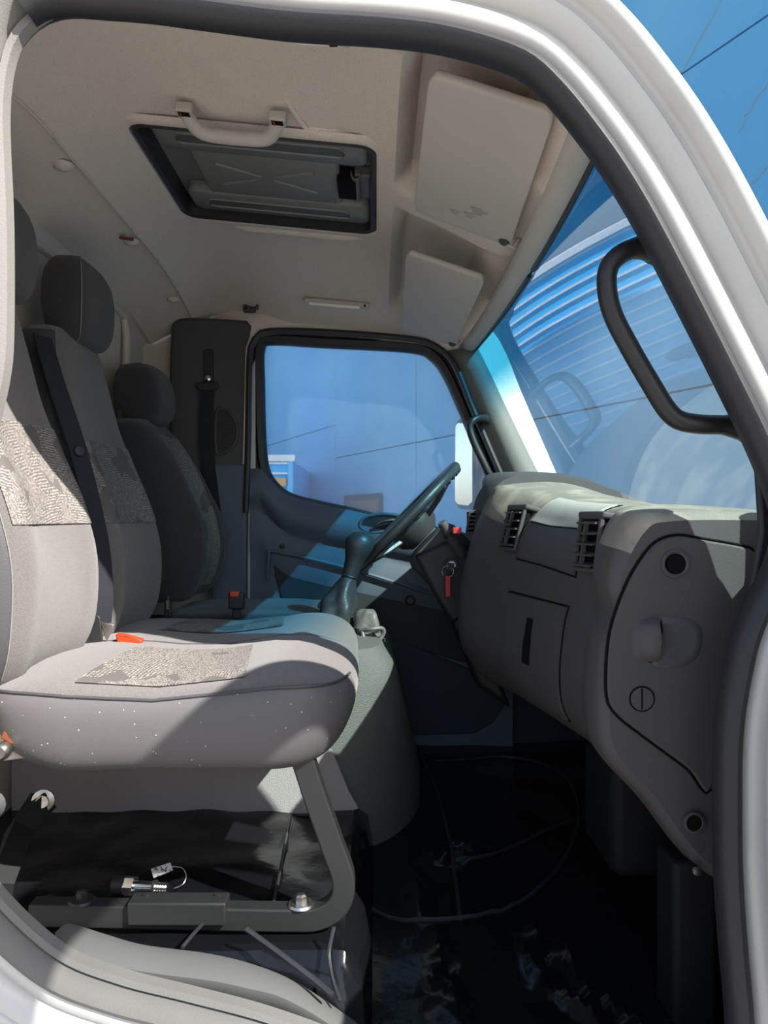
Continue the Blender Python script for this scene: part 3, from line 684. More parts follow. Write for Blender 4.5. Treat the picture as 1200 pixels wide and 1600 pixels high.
# instrument hood in front of the driver
bx = []
for y, pts in ((2.052, [(.72,.04),(.55,.10),(.40,.112),(.335,.095),(.30,.05),(.285,-.02),(.30,-.10),(.34,-.22),(.42,-.30),(.72,-.36)]),
               (2.10, [(.72,.04),(.55,.112),(.38,.122),(.31,.10),(.272,.05),(.262,-.02),(.275,-.10),(.33,-.22),(.42,-.32),(.72,-.36)]),
               (2.3, [(.72,.04),(.55,.125),(.38,.135),(.32,.115),(.32,.05),(.31,-.02),(.31,-.10),(.35,-.22),(.45,-.32),(.72,-.36)]),
               (2.5, [(.72,.04),(.55,.105),(.42,.11),(.36,.09),(.34,.04),(.33,-.02),(.33,-.10),(.37,-.22),(.47,-.32),(.72,-.36)]),
               (2.62, [(.72,.02),(.55,.07),(.44,.07),(.39,.05),(.37,.02),(.36,-.03),(.36,-.12),(.4,-.22),(.5,-.32),(.72,-.36)])):
    bx.append([Vector(cr([Vector((x, y, z)) for x, z in pts], 9*k/40)) for k in range(41)])
mb = MB().grid(bx); mb.f.append(tuple(range(41))); mb.build('instrument_hood', M['plastic'], dash, ang=50)
# slim driver-side vent on the hood's near corner
c = P(735, 817, 2.085); fr_ = MB().tube(resample([c+Vector(v) for v in ((-.012,0,-.032),(.012,0,-.028),(.020,0,.034),(-.002,0,.030))], 30, True), .003, 6, True).build('side_vent', M['dash'], dash)
for k in range(6): MB().box(c+Vector((.004+.001*k, -.001, -.026+.011*k)), (.012,.002,.0018)).build('slat', M['dash'], fr_)
MB().box(c+Vector((.003,.004,0)), (.012,.003,.03)).build('vent_duct', M['black'], fr_)
MB().box(P(714,829,2.09), (.012,.006,.009)).build('hazard_switch', M['tagred'], dash, bevel=.003)
# heater ducts below
MB().box((.52, 1.50, -.56), (.09, .10, .10)).build('heater_duct', M['duct'], dash, bevel=.02)
MB().box((.50, 1.24, -.67), (.035, .04, .13)).build('lower_bracket', M['duct'], dash, bevel=.01)

# ================================================================== steering wheel and column
N = Vector((-.72, 0, .70)).normalized(); hub = Vector((.086, 2.36, -.005)); E1 = Vector((.70, 0, .72)).normalized(); E2 = Vector((0, 1, 0))
sw = thing('steering_wheel', hub-Vector((0,0,.2)), 'black steering wheel seen edge on before the driver window', 'steering wheel')
MB().tube([hub+(E1*math.cos(a)+E2*math.sin(a))*.222 for a in [2*math.pi*k/64 for k in range(64)]], .0155, 12, True, up=N).build('rim', M['leather'], sw)
for k in range(14):
    a = -.9+k*.14; p = hub+(E1*math.cos(a)+E2*math.sin(a))*.222-N*.010
    MB().lathe([(.001,-.005),(.009,-.005),(.011,0),(.009,.005),(.001,.005)], p, (E2*math.cos(a)-E1*math.sin(a)), 8).build('finger_grip', M['leather'], sw)
for a in (.55, 2.6, 3.7, 5.75):
    d = E1*math.cos(a)+E2*math.sin(a)
    MB().tube([hub-N*.045+d*.05, hub-N*.03+d*.13, hub-N*.004+d*.215], 1, sec=[(-.008,-.018),(.008,-.018),(.008,.018),(-.008,.018)], up=N).build('spoke', M['leather'], sw, bevel=.004)
MB().lathe([(.001,-.085),(.05,-.085),(.075,-.06),(.08,-.03),(.06,-.012),(.001,-.008)], hub, N, 28).build('hub_pad', M['leather'], sw)
col = thing('steering_column', (.22, 2.28, -.45), 'dark steering column shroud below the wheel', 'steering column')
cd = -N
def sect(t, w_, h_, dz=0): 
    o = hub+cd*t+Vector((0,0,dz)); up = E1
    return [o+E2*(w_*math.copysign(abs(math.cos(a))**.6, math.cos(a)))+up*(h_*math.copysign(abs(math.sin(a))**.6, math.sin(a))) for a in [2*math.pi*k/28 for k in range(28)]]
MB().grid([sect(.092,.05,.05), sect(.097,.08,.080), sect(.12,.09,.092), sect(.20,.09,.092), sect(.26,.085,.08), sect(.265,.05,.05)], cv=True, caps=True).build('upper_shroud', M['plastic'], col)
MB().prism([P(648,868,2.24), P(700,845,2.24), P(735,850,2.24), P(735,960,2.24), P(706,975,2.24), P(680,930,2.24)], (0,.16,0)).build('lower_shroud', M['dark'], col, bevel=.012)
MB().prism([P(690,930,2.27), P(735,930,2.27), P(800,1110,2.27), P(745,1070,2.27)], (0,.10,0)).build('column_tube_cover', M['dark'], col, bevel=.015)
st_ = MB().tube([P(690,816,2.17), P(700,832,2.18), P(712,850,2.20), P(722,866,2.22)], [.013,.015,.017,.017], 12).build('stalk', M['plastic'], col, bevel=.003)
MB().tube([P(700,832,2.178), P(703,837,2.18)], .0175, 12).build('stalk_ring', M['dark'], st_)
ig = MB().lathe([(.001,0),(.022,0),(.022,.008),(.016,.010),(.001,.010)], P(705,884,2.235), (-.3,-1,.1), 20).build('ignition_lock', M['dark'], col)
MB().lathe([(.012,0),(.014,.002),(.012,.003)], P(705,884,2.222), (-.3,-1,.1), 20).build('lock_ring', M['chrome'], ig)
key = thing('ignition_key', P(700,925,2.2), 'ignition key hanging from the column with a red tag', 'key')
MB().box(P(705,886,2.208), (.010,.006,.012)).build('key_head', M['dark'], key, bevel=.003)
MB().tube([P(700+9*math.cos(a), 893+9*math.sin(a), 2.20) for a in [2*math.pi*k/20 for k in range(20)]], .0012, 6, True).build('key_ring', M['chrome'], key)
MB().box(P(700,916,2.20), (.0075,.003,.030)).build('red_tag', M['tagred'], key, bevel=.002)

# ================================================================== seats
def loft(secs, n=36, ex=.5):                     # (z, front x, back x, y0, y1)
    rows = []
    for z, xf, xb, y0, y1 in secs:
        cx, cy, hx, hy = (xf+xb)/2, (y0+y1)/2, (xf-xb)/2, (y1-y0)/2
        rows.append([Vector((cx+hx*math.copysign(abs(math.cos(a))**ex, math.cos(a)), cy+hy*math.copysign(abs(math.sin(a))**ex, math.sin(a)), z)) for a in [2*math.pi*k/n for k in range(n)]])
    return rows
def dens(secs, n): return [cr(secs, (len(secs)-1)*i/(n-1)) for i in range(n)]
def backrest(parent, secs, zin, yin, bolster=.018, ins_label=None):
    S_ = dens(secs, 40); R = loft(S_, 48)
    yc = lambda z: None
    def puff(p, sec):
        z, xf, xb, y0, y1 = sec; u = (p.y-(y0+y1)/2)/((y1-y0)/2)
        if p.x > (xf+xb)/2: p.x += bolster*(math.exp(-((abs(u)-.72)/.22)**2)-.35*math.exp(-(u/.5)**2))*max(0, min(1, (.36-z)/.2))
        return p
    R = [[puff(p, s) for p in row] for row, s in zip(R, S_)]
    main = MB().grid(R, cv=True, caps=True).build('backrest', M['fabric'], parent, ang=70)
    # patterned insert: front-facing patch, slightly proud
    rows = []
    for i in range(22):
        z = lerp(zin[0], zin[1], i/21)
        k = min(range(40), key=lambda k: abs(S_[k][0]-z)); k2 = min(39, k+1) if S_[k][0] < z else max(0, k-1)
        t = 0 if k == k2 or abs(S_[k2][0]-S_[k][0]) < 1e-6 else (z-S_[k][0])/(S_[k2][0]-S_[k][0])
        ra = [a.lerp(b, t) for a, b in zip(R[k], R[k2])]
        fr_ = sorted([p for p in ra if p.x > (S_[k][1]+S_[k][2])/2+.01], key=lambda p: p.y)
        row = []
        for j in range(20):
            y = lerp(yin[0], yin[1], j/19); 
            q = next((m_ for m_ in range(len(fr_)-1) if fr_[m_].y <= y <= fr_[m_+1].y), None)
            if q is None: q = 0 if y < fr_[0].y else len(fr_)-2
            tt = max(0, min(1, (y-fr_[q].y)/max(1e-6, fr_[q+1].y-fr_[q].y)))
            pp = fr_[q].lerp(fr_[q+1], tt); row.append(pp+Vector((.0035, 0, 0)))
        rows.append(row)
    mb = MB().grid(rows); return main, rows, R, S_, mb
# --- passenger bench: cushion, two backs, frame
bench = thing('passenger_bench', (-.4, 1.6, PZ), 'grey double passenger bench with patterned fabric and two tall backrests', 'seat')
def cushion(x0, x1, y0, y1, z0, z1, m_=96, rf=.10):
    cx, cy = (x0+x1)/2, (y0+y1)/2; hx, hy = (x1-x0)/2, (y1-y0)/2; H = z1-z0; rows = []
    K = [(0, -.075, -.05), (.04, -.055, -.03), (.15, -.030, -.014), (.35, -.012, -.004), (.6, 0, 0), (.78, -.003, -.003), (.90, -.016, -.014), (.965, -.036, -.034), (1.0, -.062, -.060)]
    def outline(dx, dy):
        out = []
        for k in range(m_):
            a = 2*math.pi*k/m_; c_, s_ = math.cos(a), math.sin(a)
            out.append((cx+(hx+(dx if c_ > 0 else dx*.4))*math.copysign(abs(c_)**.30, c_), cy+(hy+dy)*math.copysign(abs(s_)**.34, s_)))
        return out
    for h, dx, dy in dens(K, 26): rows.append([Vector((x, y, z0+H*h)) for x, y in outline(dx, dy)])
    o = outline(-.062, -.060)
    for f in (.9, .78, .6, .4, .2, .03): rows.append([Vector((cx+(x-cx)*f, cy+(y-cy)*f, z1+.012*(1-f**4))) for x, y in o])
    return rows
R = cushion(-.66, -.040, 1.195, 2.07, -.408, -.262)
for row in R:
    for p in row:
        k_ = max(0, min(1, (p.z+.34)/.07))
        p.z += k_*(.016*math.exp(-((p.x+.15)/.10)**2)-.008*math.exp(-((p.y-1.61)/.06)**2)+.005*noise.noise(p*6)-.012*math.exp(-((p.x+.36)/.12)**2))
        if p.x > -.16: p.x += .012*math.sin((p.y-1.2)*7)*.5+.005*noise.noise(p*9)
        if p.x < -.5 and p.y < 1.35: p.z += .035*((-.5-p.x)/.16)*(1-k_)
        p.z += .003*math.sin(p.x*16)*(1-k_)
MB().grid(R, cv=True, caps=True).build('cushion', M['fabric'], bench, ang=80)
# vinyl skirt: wraps the near side up to the front corner
ids_s = [k for k in range(96) if math.sin(2*math.pi*k/96) < -.02 or k in (0, 95)]
ids_s = sorted([k for k in range(48, 93)])
rows = []
for i in range(1, 19):
    row = []
    for n_, k in enumerate(ids_s):
        p = R[i][k].copy(); d = Vector((p.x+.35, (p.y-1.65)*.6, 0)).normalized() if n_ > 30 else Vector((0,-1,0)); row.append(p+d*.003)
    rows.append(row)
sk = MB().grid(rows).build('vinyl_skirt', M['vinyl'], bench, ang=80)
MB().tube([p+Vector((0,-.001,.001)) for p in rows[-1]], .0028, 6).build('cushion_seam', M['vinyldark'], bench)
# patterned panels on the cushion top
from mathutils.bvhtree import BVHTree
mbt = MB().grid(R, cv=True); bv = BVHTree.FromPolygons(mbt.v, mbt.f)
def drop(x, y, lift=.0025):
    h = bv.ray_cast(Vector((x, y, .2)), Vector((0,0,-1))); return Vector((x, y, (h[0].z if h[0] else -.25)+lift))
for (ya, yb) in ((1.235, 1.50), (1.72, 2.02)):
    rows = [[drop(lerp(-.50+.03*(j/10), -.225, i/16)-.03*(j/16-.5), lerp(ya, yb, j/16)) for j in range(17)] for i in range(17)]
    MB().grid(rows).build('patterned_panel', M['pattern'], bench)
MB().tube([drop(lerp(-.6, -.06, i/30), 1.61, -.001) for i in range(31)], .003, 6).build('cushion_seam', M['vinyldark'], bench)
secsA = lambda y0, y1: [(-.285,-.64,-.72,y0+.05,y1-.05),(-.27,-.605,-.74,y0+.02,y1-.02),(-.2,-.575,-.76,y0,y1),(-.08,-.570,-.775,y0,y1),(.03,-.598,-.785,y0,y1-.005),(.13,-.640,-.79,y0+.005,y1-.015),(.22,-.668,-.80,y0+.01,y1-.03),(.32,-.682,-.80,y0+.02,y1-.05),(.40,-.695,-.80,y0+.04,y1-.075),(.428,-.71,-.79,y0+.07,y1-.11)]
def headrest(parent, yc, x, z0, z1, hw, name='headrest', m='fabricdark', d=.055, lean=.0):
    secs = []
    for i in range(15):
        t = i/14; a = (t*2-1); k = (1-abs(a)**2.6)**(1/2.6)
        secs.append((lerp(z0, z1, t), x-lean*t+d*max(.05, k), x-lean*t-d*max(.05, k), yc-hw*max(.35, k**.8), yc+hw*max(.35, k**.8)))
    h = MB().grid(loft(secs, 36, .55), cv=True, caps=True).build(name, M[m], parent, ang=80)
    for s in (-1, 1): MB().tube([Vector((x, yc+s*.05, z0-.05)), Vector((x, yc+s*.05, z0+.02))], .006, 8).build('headrest_post', M['chrome'], h)
    return h
def seat_back(parent, y0, y1, vin=True):
    main, rows, R_, S_, mb = backrest(parent, secsA(y0, y1), (-.012, .175), (y0+.03, y1-.04))
    mb.build('patterned_insert', M['pattern'], parent)
    # upper smooth shoulder panel in darker cloth, vinyl side on the near edge
    yc = (y0+y1)/2
    m2, rows2, *_r, mb2 = None, None, None
    return main, R_, S_
for (y0, y1) in ((1.205, 1.60), (1.635, 2.06)):
    main, R_, S_ = seat_back(bench, y0, y1)
    # vinyl near-side wrap
    rows = []
    for row, s in zip(R_, S_):
        if -.27 < s[0] < .415:
            cy_ = (s[3]+s[4])/2; pts = sorted([p for p in row if p.y < cy_ and p.x > s[2]+.02 and p.x < s[1]-.012+.02], key=lambda p: p.x)
            side = [p for p in row if p.y < s[3]+.25*(s[4]-s[3])*.28]
            side = sorted(side, key=lambda p: p.x); 
            idxs = [side[int(k*(len(side)-1)/6)] for k in range(7)]
            rows.append([p+Vector((.001, -.0025, 0)) for p in idxs])
    MB().grid(rows).build('vinyl_side', M['vinyldark'], bench)
    MB().tube([r[-1]+Vector((.001,-.001,0)) for r in rows], .001, 5).build('seam_stitching', M['thread'], bench)
    h = headrest(bench, (y0+y1)/2+.005, -.715, .40, .615, .135)
    hs = []
    for i in range(15):
        t = i/14; a = t*2-1; k = (1-abs(a)**2.6)**(1/2.6); zz = lerp(.40, .615, t); yy = (y0+y1)/2+.005-.135*max(.35, k**.8)*.9
        hs.append(Vector((-.715+.055*max(.05, k)*.93, yy, zz)))
    MB().tube(hs, .0014, 5).build('stitching', M['thread'], h)
# seam lines above and below inserts are the insert edges; bench frame
pathf = smooth_path([P(474,1185,1.27), P(492,1240,1.27), P(520,1320,1.27), P(537,1372,1.27), P(530,1408,1.27), P(500,1429,1.27), P(450,1432,1.27), P(250,1428,1.27), P(50,1424,1.27)], 60)
MB().tube(pathf, 1, sec=[(-.016,-.0185),(.016,-.0185),(.016,.0185),(-.016,.0185)]).build('frame_bar', M['frame'], bench, bevel=.003)
MB().box(P(280,1420,1.262), (.080,.0195,.0185)).build('splice_plate', M['frame'], bench, bevel=.003)
for (x, y) in ((470,1408),(128,1402),(340,1408),(228,1408)):
    p = P(x, y, 1.27); big = x in (470,128)
    bt = MB().lathe([(.001,-.006),(.022 if big else .009,-.006),(.020 if big else .008,-.002),(.001,-.002)], p, (0,0,1), 18).build('washer', M['steel'] if x == 470 else M['frame'], bench)
    MB().lathe([(.001,-.002),(.010 if big else .006,-.002),(.010 if big else .006,.009),(.006,.012),(.001,.012)], p, (0,0,1), 6).build('bolt_head', M['steel'] if x == 470 else M['frame'], bt, ang=20)
# rear recliner bracket at the near rear corner
MB().prism([P(-40,1120,1.22), P(8,1128,1.22), P(36,1165,1.22), P(42,1185,1.22), P(10,1190,1.22), P(-40,1185,1.22)], (0,.012,0)).build('hinge_bracket', M['steel'], bench, bevel=.003)
MB().box(P(14,1152,1.213), (.011,.004,.006), Matrix.Rotation(.5, 3, 'Y')).build('rusty_patch', M['rust'], bench, bevel=.002)
MB().lathe([(.001,0),(.012,0),(.014,.004),(.014,.016),(.010,.022),(.001,.022)], P(8,1170,1.212), (0,-1,0), 14).build('pivot_bolt', M['steel'], bench)
MB().lathe([(.001,0),(.022,0),(.022,.006),(.012,.008),(.012,.016),(.001,.016)], P(68,1250,1.55), (.2,-1,.1), 16).build('frame_bolt', M['steel'], bench)
MB().tube([P(68,1250,1.56), P(30,1300,1.50), P(0,1395,1.36)], .03, 4).build('rear_leg', M['frame'], bench)
MB().lathe([(.001,0),(.02,0),(.022,.01),(.015,.02),(.001,.022)], P(-13,1256,1.2), (.3,-1,.1), 16).build('adjuster_knob', M['plastic'], bench)
MB().tube([P(-6,1256,1.19), P(-6,1240,1.5)], .008, 8).build('adjuster_shaft', M['steel'], bench)
# --- driver's seat
ds = thing('driver_chair', (-.5, 2.42, -.32), "dark grey driver's seat with a patterned centre stripe, farthest from the open door", 'seat')
secsD = [(-.25,-.60,-.72,2.25,2.58),(-.22,-.56,-.76,2.22,2.61),(-.12,-.525,-.78,2.20,2.62),(.0,-.54,-.78,2.21,2.615),(.10,-.585,-.80,2.22,2.60),(.20,-.635,-.82,2.23,2.59),(.27,-.675,-.82,2.25,2.57),(.295,-.70,-.81,2.29,2.55)]
main, rows, R_, S_, mb = backrest(ds, secsD, (-.22, .255), (2.33, 2.52), bolster=.035)
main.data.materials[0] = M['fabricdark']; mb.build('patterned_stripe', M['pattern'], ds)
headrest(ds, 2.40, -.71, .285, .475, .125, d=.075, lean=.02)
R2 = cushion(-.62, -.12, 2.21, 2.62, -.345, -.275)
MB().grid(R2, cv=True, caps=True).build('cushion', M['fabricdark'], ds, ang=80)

# ---- seat belts and buckles
def ribbon(path, wdt, nrm, th=.0016):
    path = [Vector(p) for p in path]; rows = []
    for i, p in enumerate(path):
        t = (path[min(i+1, len(path)-1)]-path[max(i-1, 0)]).normalized(); n = Vector(nrm); sd_ = t.cross(n).normalized(); n = sd_.cross(t).normalized()
        rows.append([p-sd_*wdt/2-n*th, p+sd_*wdt/2-n*th, p+sd_*wdt/2+n*th, p-sd_*wdt/2+n*th])
    return MB().grid(rows, cv=True, caps=True)
pb = thing('passenger_belt', P(160,955,1.625), 'dark belt strap hanging between the two passenger backrests', 'seat belt')
ribbon(smooth_path([P(66,525,1.64), P(88,600,1.615), P(118,690,1.60), P(142,780,1.605), P(158,860,1.61), P(163,930,1.615), P(160,975,1.62)], 40), .046, (1,-.55,.2)).build('webbing', M['belt'], pb)
MB().lathe([(.001,0),(.011,0),(.010,.005),(.001,.006)], P(123,705,1.592), (1,-1,.2), 14).build('belt_button', M['dark'], pb)
bk = thing('belt_buckle', P(185,1010,1.6), 'orange red belt buckle lying on the bench between the backrests', 'buckle')
MB().prism([P(156,972,1.60), P(178,976,1.60), P(166,1003,1.60)], (0,.006,0)).build('latch_tongue', M['steel'], bk, bevel=.0015)
MB().prism([P(166,1003,1.605), P(182,1000,1.605), P(184,1018,1.605), P(164,1018,1.605)], (0,.018,0)).build('buckle_strap', M['belt'], bk, bevel=.002)
MB().prism([P(180,990,1.585), P(196,993,1.575), P(222,1000,1.57), P(218,1008,1.57), P(196,1010,1.575), P(183,1012,1.585)], (0,.022,0)).build('buckle_cap', M['red'], bk, bevel=.004)
MB().prism([P(126,1018,1.60), P(150,960,1.60), P(156,965,1.60), P(162,1017,1.60)], (0,.006,0)).build('anchor_plate', M['frame'], bk, bevel=.002)
dbk = thing('driver_buckle', P(370,945,2.16), "black buckle with red button beside the driver's seat", 'buckle')
MB().box(P(370,938,2.16), (.022,.014,.024)).build('buckle_body', M['dark'], dbk, bevel=.005)
MB().box(P(367,928,2.155), (.013,.010,.008)).build('release_button', M['red'], dbk, bevel=.003)
MB().box(P(370,955,2.165), (.012,.006,.02)).build('buckle_stem', M['dark'], dbk, bevel=.003)
mb_ = thing('centre_buckle', P(262,950,2.06), 'slim black buckle stalk at the far edge of the bench', 'buckle')
MB().prism([P(255,965,2.07), P(258,930,2.07), P(264,930,2.07), P(268,965,2.07)], (0,.012,0)).build('stalk', M['dark'], mb_, bevel=.003)
MB().box(P(262,945,2.065), (.003,.003,.012)).build('stalk_edge', M['steel'], mb_)
db = thing('driver_belt', P(322,700,2.645), "driver's belt strap hanging from the pillar guide", 'seat belt')
gd = MB().prism([P(318,548,2.645), P(322,545,2.645), P(330,545,2.645), P(333,548,2.645), P(333,596,2.645), P(318,596,2.645)], (0,.012,0)).build('height_guide', M['dark'], db, bevel=.004)
MB().lathe([(.001,0),(.010,0),(.011,.005),(.006,.009),(.001,.009)], P(325,592,2.64), (0,-1,0), 14).build('guide_bolt', M['chrome'], gd)
MB().prism([P(306,598,2.64), P(340,596,2.64), P(342,604,2.64), P(335,610,2.64), P(312,610,2.64), P(305,604,2.64)], (0,.012,0)).build('belt_ring', M['dark'], db, bevel=.003)
ribbon([P(324,606,2.642), P(322,650,2.642), P(322,690,2.642), P(326,740,2.642), P(334,800,2.642)], .050, (0,-1,0)).build('webbing', M['belt'], db)

# ================================================================== gear lever, handbrake
gb = P(528, 958, 2.145)
gv = thing('gear_lever', gb-Vector((0,0,.03)), 'black gear lever with pear shaped knob and leather boot beside the bench', 'gear lever')
ax = (P(558,862,2.14)-gb).normalized()
fold = lambda a, t: .20*math.sin(a*4+t*7)*math.sin(math.pi*min(1, t*1.1))+.10*math.sin(a*7-t*11)*(1-t)
MB().lathe([(.058,-.055),(.056,-.03),(.053,-.01),(.048,.012),(.044,.035),(.036,.055),(.030,.075),(.025,.092),(.021,.104)], gb, ax, 36, fold).build('leather_boot', M['leather'], gv)
MB().lathe([(.001,.105),(.021,.105),(.023,.12),(.026,.15),(.033,.172),(.039,.19),(.041,.203),(.039,.217),(.030,.231),(.014,.239),(.001,.240)], gb, ax, 28).build('knob', M['leather'], gv)
MB().lathe([(.022,.108),(.0235,.110),(.022,.113)], gb, ax, 24).build('boot_collar', M['dark'], gv)
hb = thing('handbrake_boot', P(575,1010,2.1), 'crumpled dusty leather boot over the handbrake base', 'boot')
MB().lathe([(.050,-.045),(.052,-.02),(.040,.0),(.044,.012),(.030,.03),(.036,.044),(.030,.066),(.026,.085),(.018,.092),(.001,.094)], P(572,1005,2.10), (.04,0,1), 36, lambda a, t: .14*math.sin(a*3+t*9)+.08*math.sin(a*5-t*6)).build('boot_skin', mat('dusty_leather', (.10,.097,.088), .5, .4, bump=(160,.3)), hb)
MB().tube(smooth_path([P(566,985,2.06), P(580,983,2.05), P(597,982,2.06), P(599,992,2.06), P(588,1003,2.05), P(568,998,2.05)], 24), .006, 8, True).build('boot_fold', mat('dusty_leather_fold', (.09,.087,.08), .5, .4), hb)

# ================================================================== roof items
# hatch: liner border, dark rubber well, moulded lid with ribs, cross and latch
ht = thing('roof_hatch', (-.25, 1.84, .80), 'grey roof hatch lid with crossed ribs set in the headliner', 'hatch')
def rrect(x0, x1, y0, y1, r, z, n=6):
    out = []
    for cx, cy, a0 in ((x1-r, y1-r, 0), (x0+r, y1-r, 90), (x0+r, y0+r, 180), (x1-r, y0+r, 270)):
        for k in range(n+1): a = math.radians(a0+90*k/n); out.append(Vector((cx+r*math.cos(a), cy+r*math.sin(a), z)))
    return out
MB().grid([rrect(HX0-.03, HX1+.03, HY0-.03, HY1+.03, .06, .795), rrect(HX0-.022, HX1+.022, HY0-.022, HY1+.022, .055, .790), rrect(HX0-.008, HX1+.008, HY0-.008, HY1+.008, .045, .788), rrect(HX0+.002, HX1-.002, HY0+.002, HY1-.002, .04, .79), rrect(HX0+.004, HX1-.004, HY0+.004, HY1-.004, .04, .80)], cv=True).build('liner_border', M['liner'], ht); ht.rotation_euler.y = math.atan(.095)
MB().grid([rrect(HX0+.003, HX1-.003, HY0+.003, HY1-.003, .04, .792), rrect(HX0+.010, HX1-.010, HY0+.010, HY1-.010, .035, .787), rrect(HX0+.018, HX1-.018, HY0+.018, HY1-.018, .03, .792), rrect(HX0+.020, HX1-.020, HY0+.020, HY1-.020, .03, .86)], cv=True).build('rubber_well', M['rubber'], ht)
hx0, hx1, hy0, hy1, hz = HX0+.040, HX1-.022, HY0+.016, HY1-.028, .806
MB().grid([rrect(hx0-.02, hx1+.01, hy0-.01, hy1+.01, .02, hz+.035), rrect(hx0-.02, hx1+.01, hy0-.01, hy1+.01, .02, hz+.032)], cv=True, caps=True).build('hatch_plate', M['hatch'], ht)
MB().grid([rrect(hx0+.06, hx1-.07, hy0+.11, hy1-.10, .02, hz+.03), rrect(hx0+.06, hx1-.07, hy0+.11, hy1-.10, .02, hz+.008), rrect(hx0+.066, hx1-.076, hy0+.116, hy1-.106, .018, hz+.004)], cv=True, caps=True).build('centre_panel', M['hatch'], ht, ang=60)
for (ya, yb) in ((hy0, hy0+.125), (hy1-.115, hy1)):
    wing = MB().grid([rrect(hx0, hx1, ya, yb, .025, hz+.03), rrect(hx0, hx1, ya, yb, .025, hz+.006), rrect(hx0+.006, hx1-.006, ya+.006, yb-.006, .02, hz)], cv=True, caps=True).build('lid_wing', M['hatch'], ht, ang=60)
    yc = (ya+yb)/2
    rim = rrect(hx0+.05, hx1-.055, yc-.022, yc+.022, .012, hz-.001)
    MB().tube(rim, .003, 6, True).build('groove_rim', M['hatch'], wing)
    MB().prism([p+Vector((0,0,-.0005)) for p in rrect(hx0+.05, hx1-.055, yc-.022, yc+.022, .012, hz)], (0,0,.0005)).build('groove', mat('groove_grey', (.085,.088,.084), .5, .3), wing)
cxh, cyh = (hx0+hx1)/2-.01, (hy0+hy1)/2+.005
for sx in (-1, 1):
    for sy in (-1, 1):
        MB().tube([Vector((cxh+sx*t*.115, cyh+sy*t*.055, hz+.003)) for t in (.12, .5, 1)], [.003,.005,.005], 6).build('cross_rib', M['hatch'], ht)
MB().box((hx1-.052, cyh, hz+.008), (.022, .05, .016)).build('latch_pocket', M['black'], ht)
MB().grid([[Vector((hx1-.03+.012*math.cos(a), y, hz+.012-.018*math.sin(a))) for a in [math.pi*k/8 for k in range(9)]] for y in (cyh-.062, cyh-.055, cyh+.055, cyh+.062)]).build('latch_handle', mat('latch_grey', (.10,.102,.10), .45, .4), ht, solid=.004)
MB().box((hx1-.015, cyh, hz+.016), (.02, .06, .014)).build('latch_base', mat('latch_base_grey', (.09,.092,.09), .5, .4), ht, bevel=.006)
# ceiling grip
gp = thing('ceiling_grip', (-.285, 1.50, .79), 'beige folding grip handle on the ceiling beside the roof hatch', 'grip handle')
gx0, gx1, gy = -.372, -.19, 1.495; gp.rotation_euler.y = math.atan(.095)
path = smooth_path([Vector((gx0, gy, .788)), Vector((gx0+.004, gy+.012, .776)), Vector((gx0+.02, gy+.034, .764)), Vector((gx0+.05, gy+.042, .760)), Vector((gx1-.05, gy+.042, .760)), Vector((gx1-.02, gy+.034, .764)), Vector((gx1-.004, gy+.012, .776)), Vector((gx1, gy, .788))], 50)
MB().tube(path, 1, sec=[(.010*math.cos(a), .014*math.sin(a)) for a in [2*math.pi*k/12 for k in range(12)]], up=(0,1,.6)).build('grip', M['cream'], gp)
for x in (gx0, gx1):
    b = MB().box((x, gy-.004, .783), (.017,.014,.010)).build('grip_mount', M['cream'], gp, bevel=.004)
    MB().box((x, gy-.006, .774), (.011,.008,.002)).build('mount_slot', M['black'], b)
    MB().box((x-.006, gy-.006, .772), (.002,.007,.001)).build('mount_spring', M['rust'], b)
# interior lamp, hook and clip
def cz(x, y, d=0): return Vector((x, y, ceil_z(x, y)-d))
def on_ceil(px, py):
    lo, hi = 1.0, 2.73
    for _ in range(40):
        m_ = (lo+hi)/2; p = P(px, py, m_)
        if p.z < ceil_z(p.x, m_): lo = m_
        else: hi = m_
    return P(px, py, lo)
a, b = on_ceil(476,467), on_ceil(577,474)
lm = thing('interior_lamp', (a+b)/2, 'slim cream interior lamp on the ceiling above the driver window', 'lamp')
c = (a+b)/2; sl = Matrix.Rotation(.45, 3, 'X') @ Matrix.Rotation(math.atan2(b.z-a.z, b.x-a.x)*-1, 3, 'Y')
MB().box(c+Vector((0,0,-.004)), ((b-a).length/2, .020, .010), sl).build('lamp_base', M['cream'], lm, bevel=.006)
MB().box(c+Vector((-.008,-.004,-.014)), ((b-a).length/2-.022, .013, .006), sl).build('lamp_lens', M['lens'], lm, bevel=.004)
MB().lathe([(.001,0),(.005,0),(.004,.006),(.001,.007)], c+Vector((.092,-.012,-.016)), (0,-.4,-1), 10).build('lamp_switch', M['dark'], lm)
c = on_ceil(394,483)
hk = thing('coat_hook', c, 'small dark coat hook on the ceiling by the pillar trim', 'hook')
MB().box(c+Vector((-.008,-.006,0)), (.022,.010,.014)).build('hook_plate', M['plastic'], hk, bevel=.006)
MB().tube([c+Vector((.012,-.014,.004)), c+Vector((.022,-.03,-.006)), c+Vector((.024,-.034,.008))], .006, 8).build('hook_prong', M['plastic'], hk)
for dx in (-.018, 0): MB().lathe([(.001,0),(.004,0),(.001,.002)], c+Vector((dx,-.017,0)), (0,-1,0), 10).build('hook_hole', M['black'], hk)
c = P(486, 64, 1.10)
cl = thing('header_clip', c, 'thin pale strip with a clip under the door header', 'clip')
MB().prism([P(448,60,1.10), P(512,63,1.10), P(512,68,1.10), P(470,66,1.10)], (0,.006,0)).build('strip', M['lens'], cl)
MB().box(P(521,64,1.10), (.006,.005,.006)).build('clip_stud', M['black'], cl, bevel=.001)
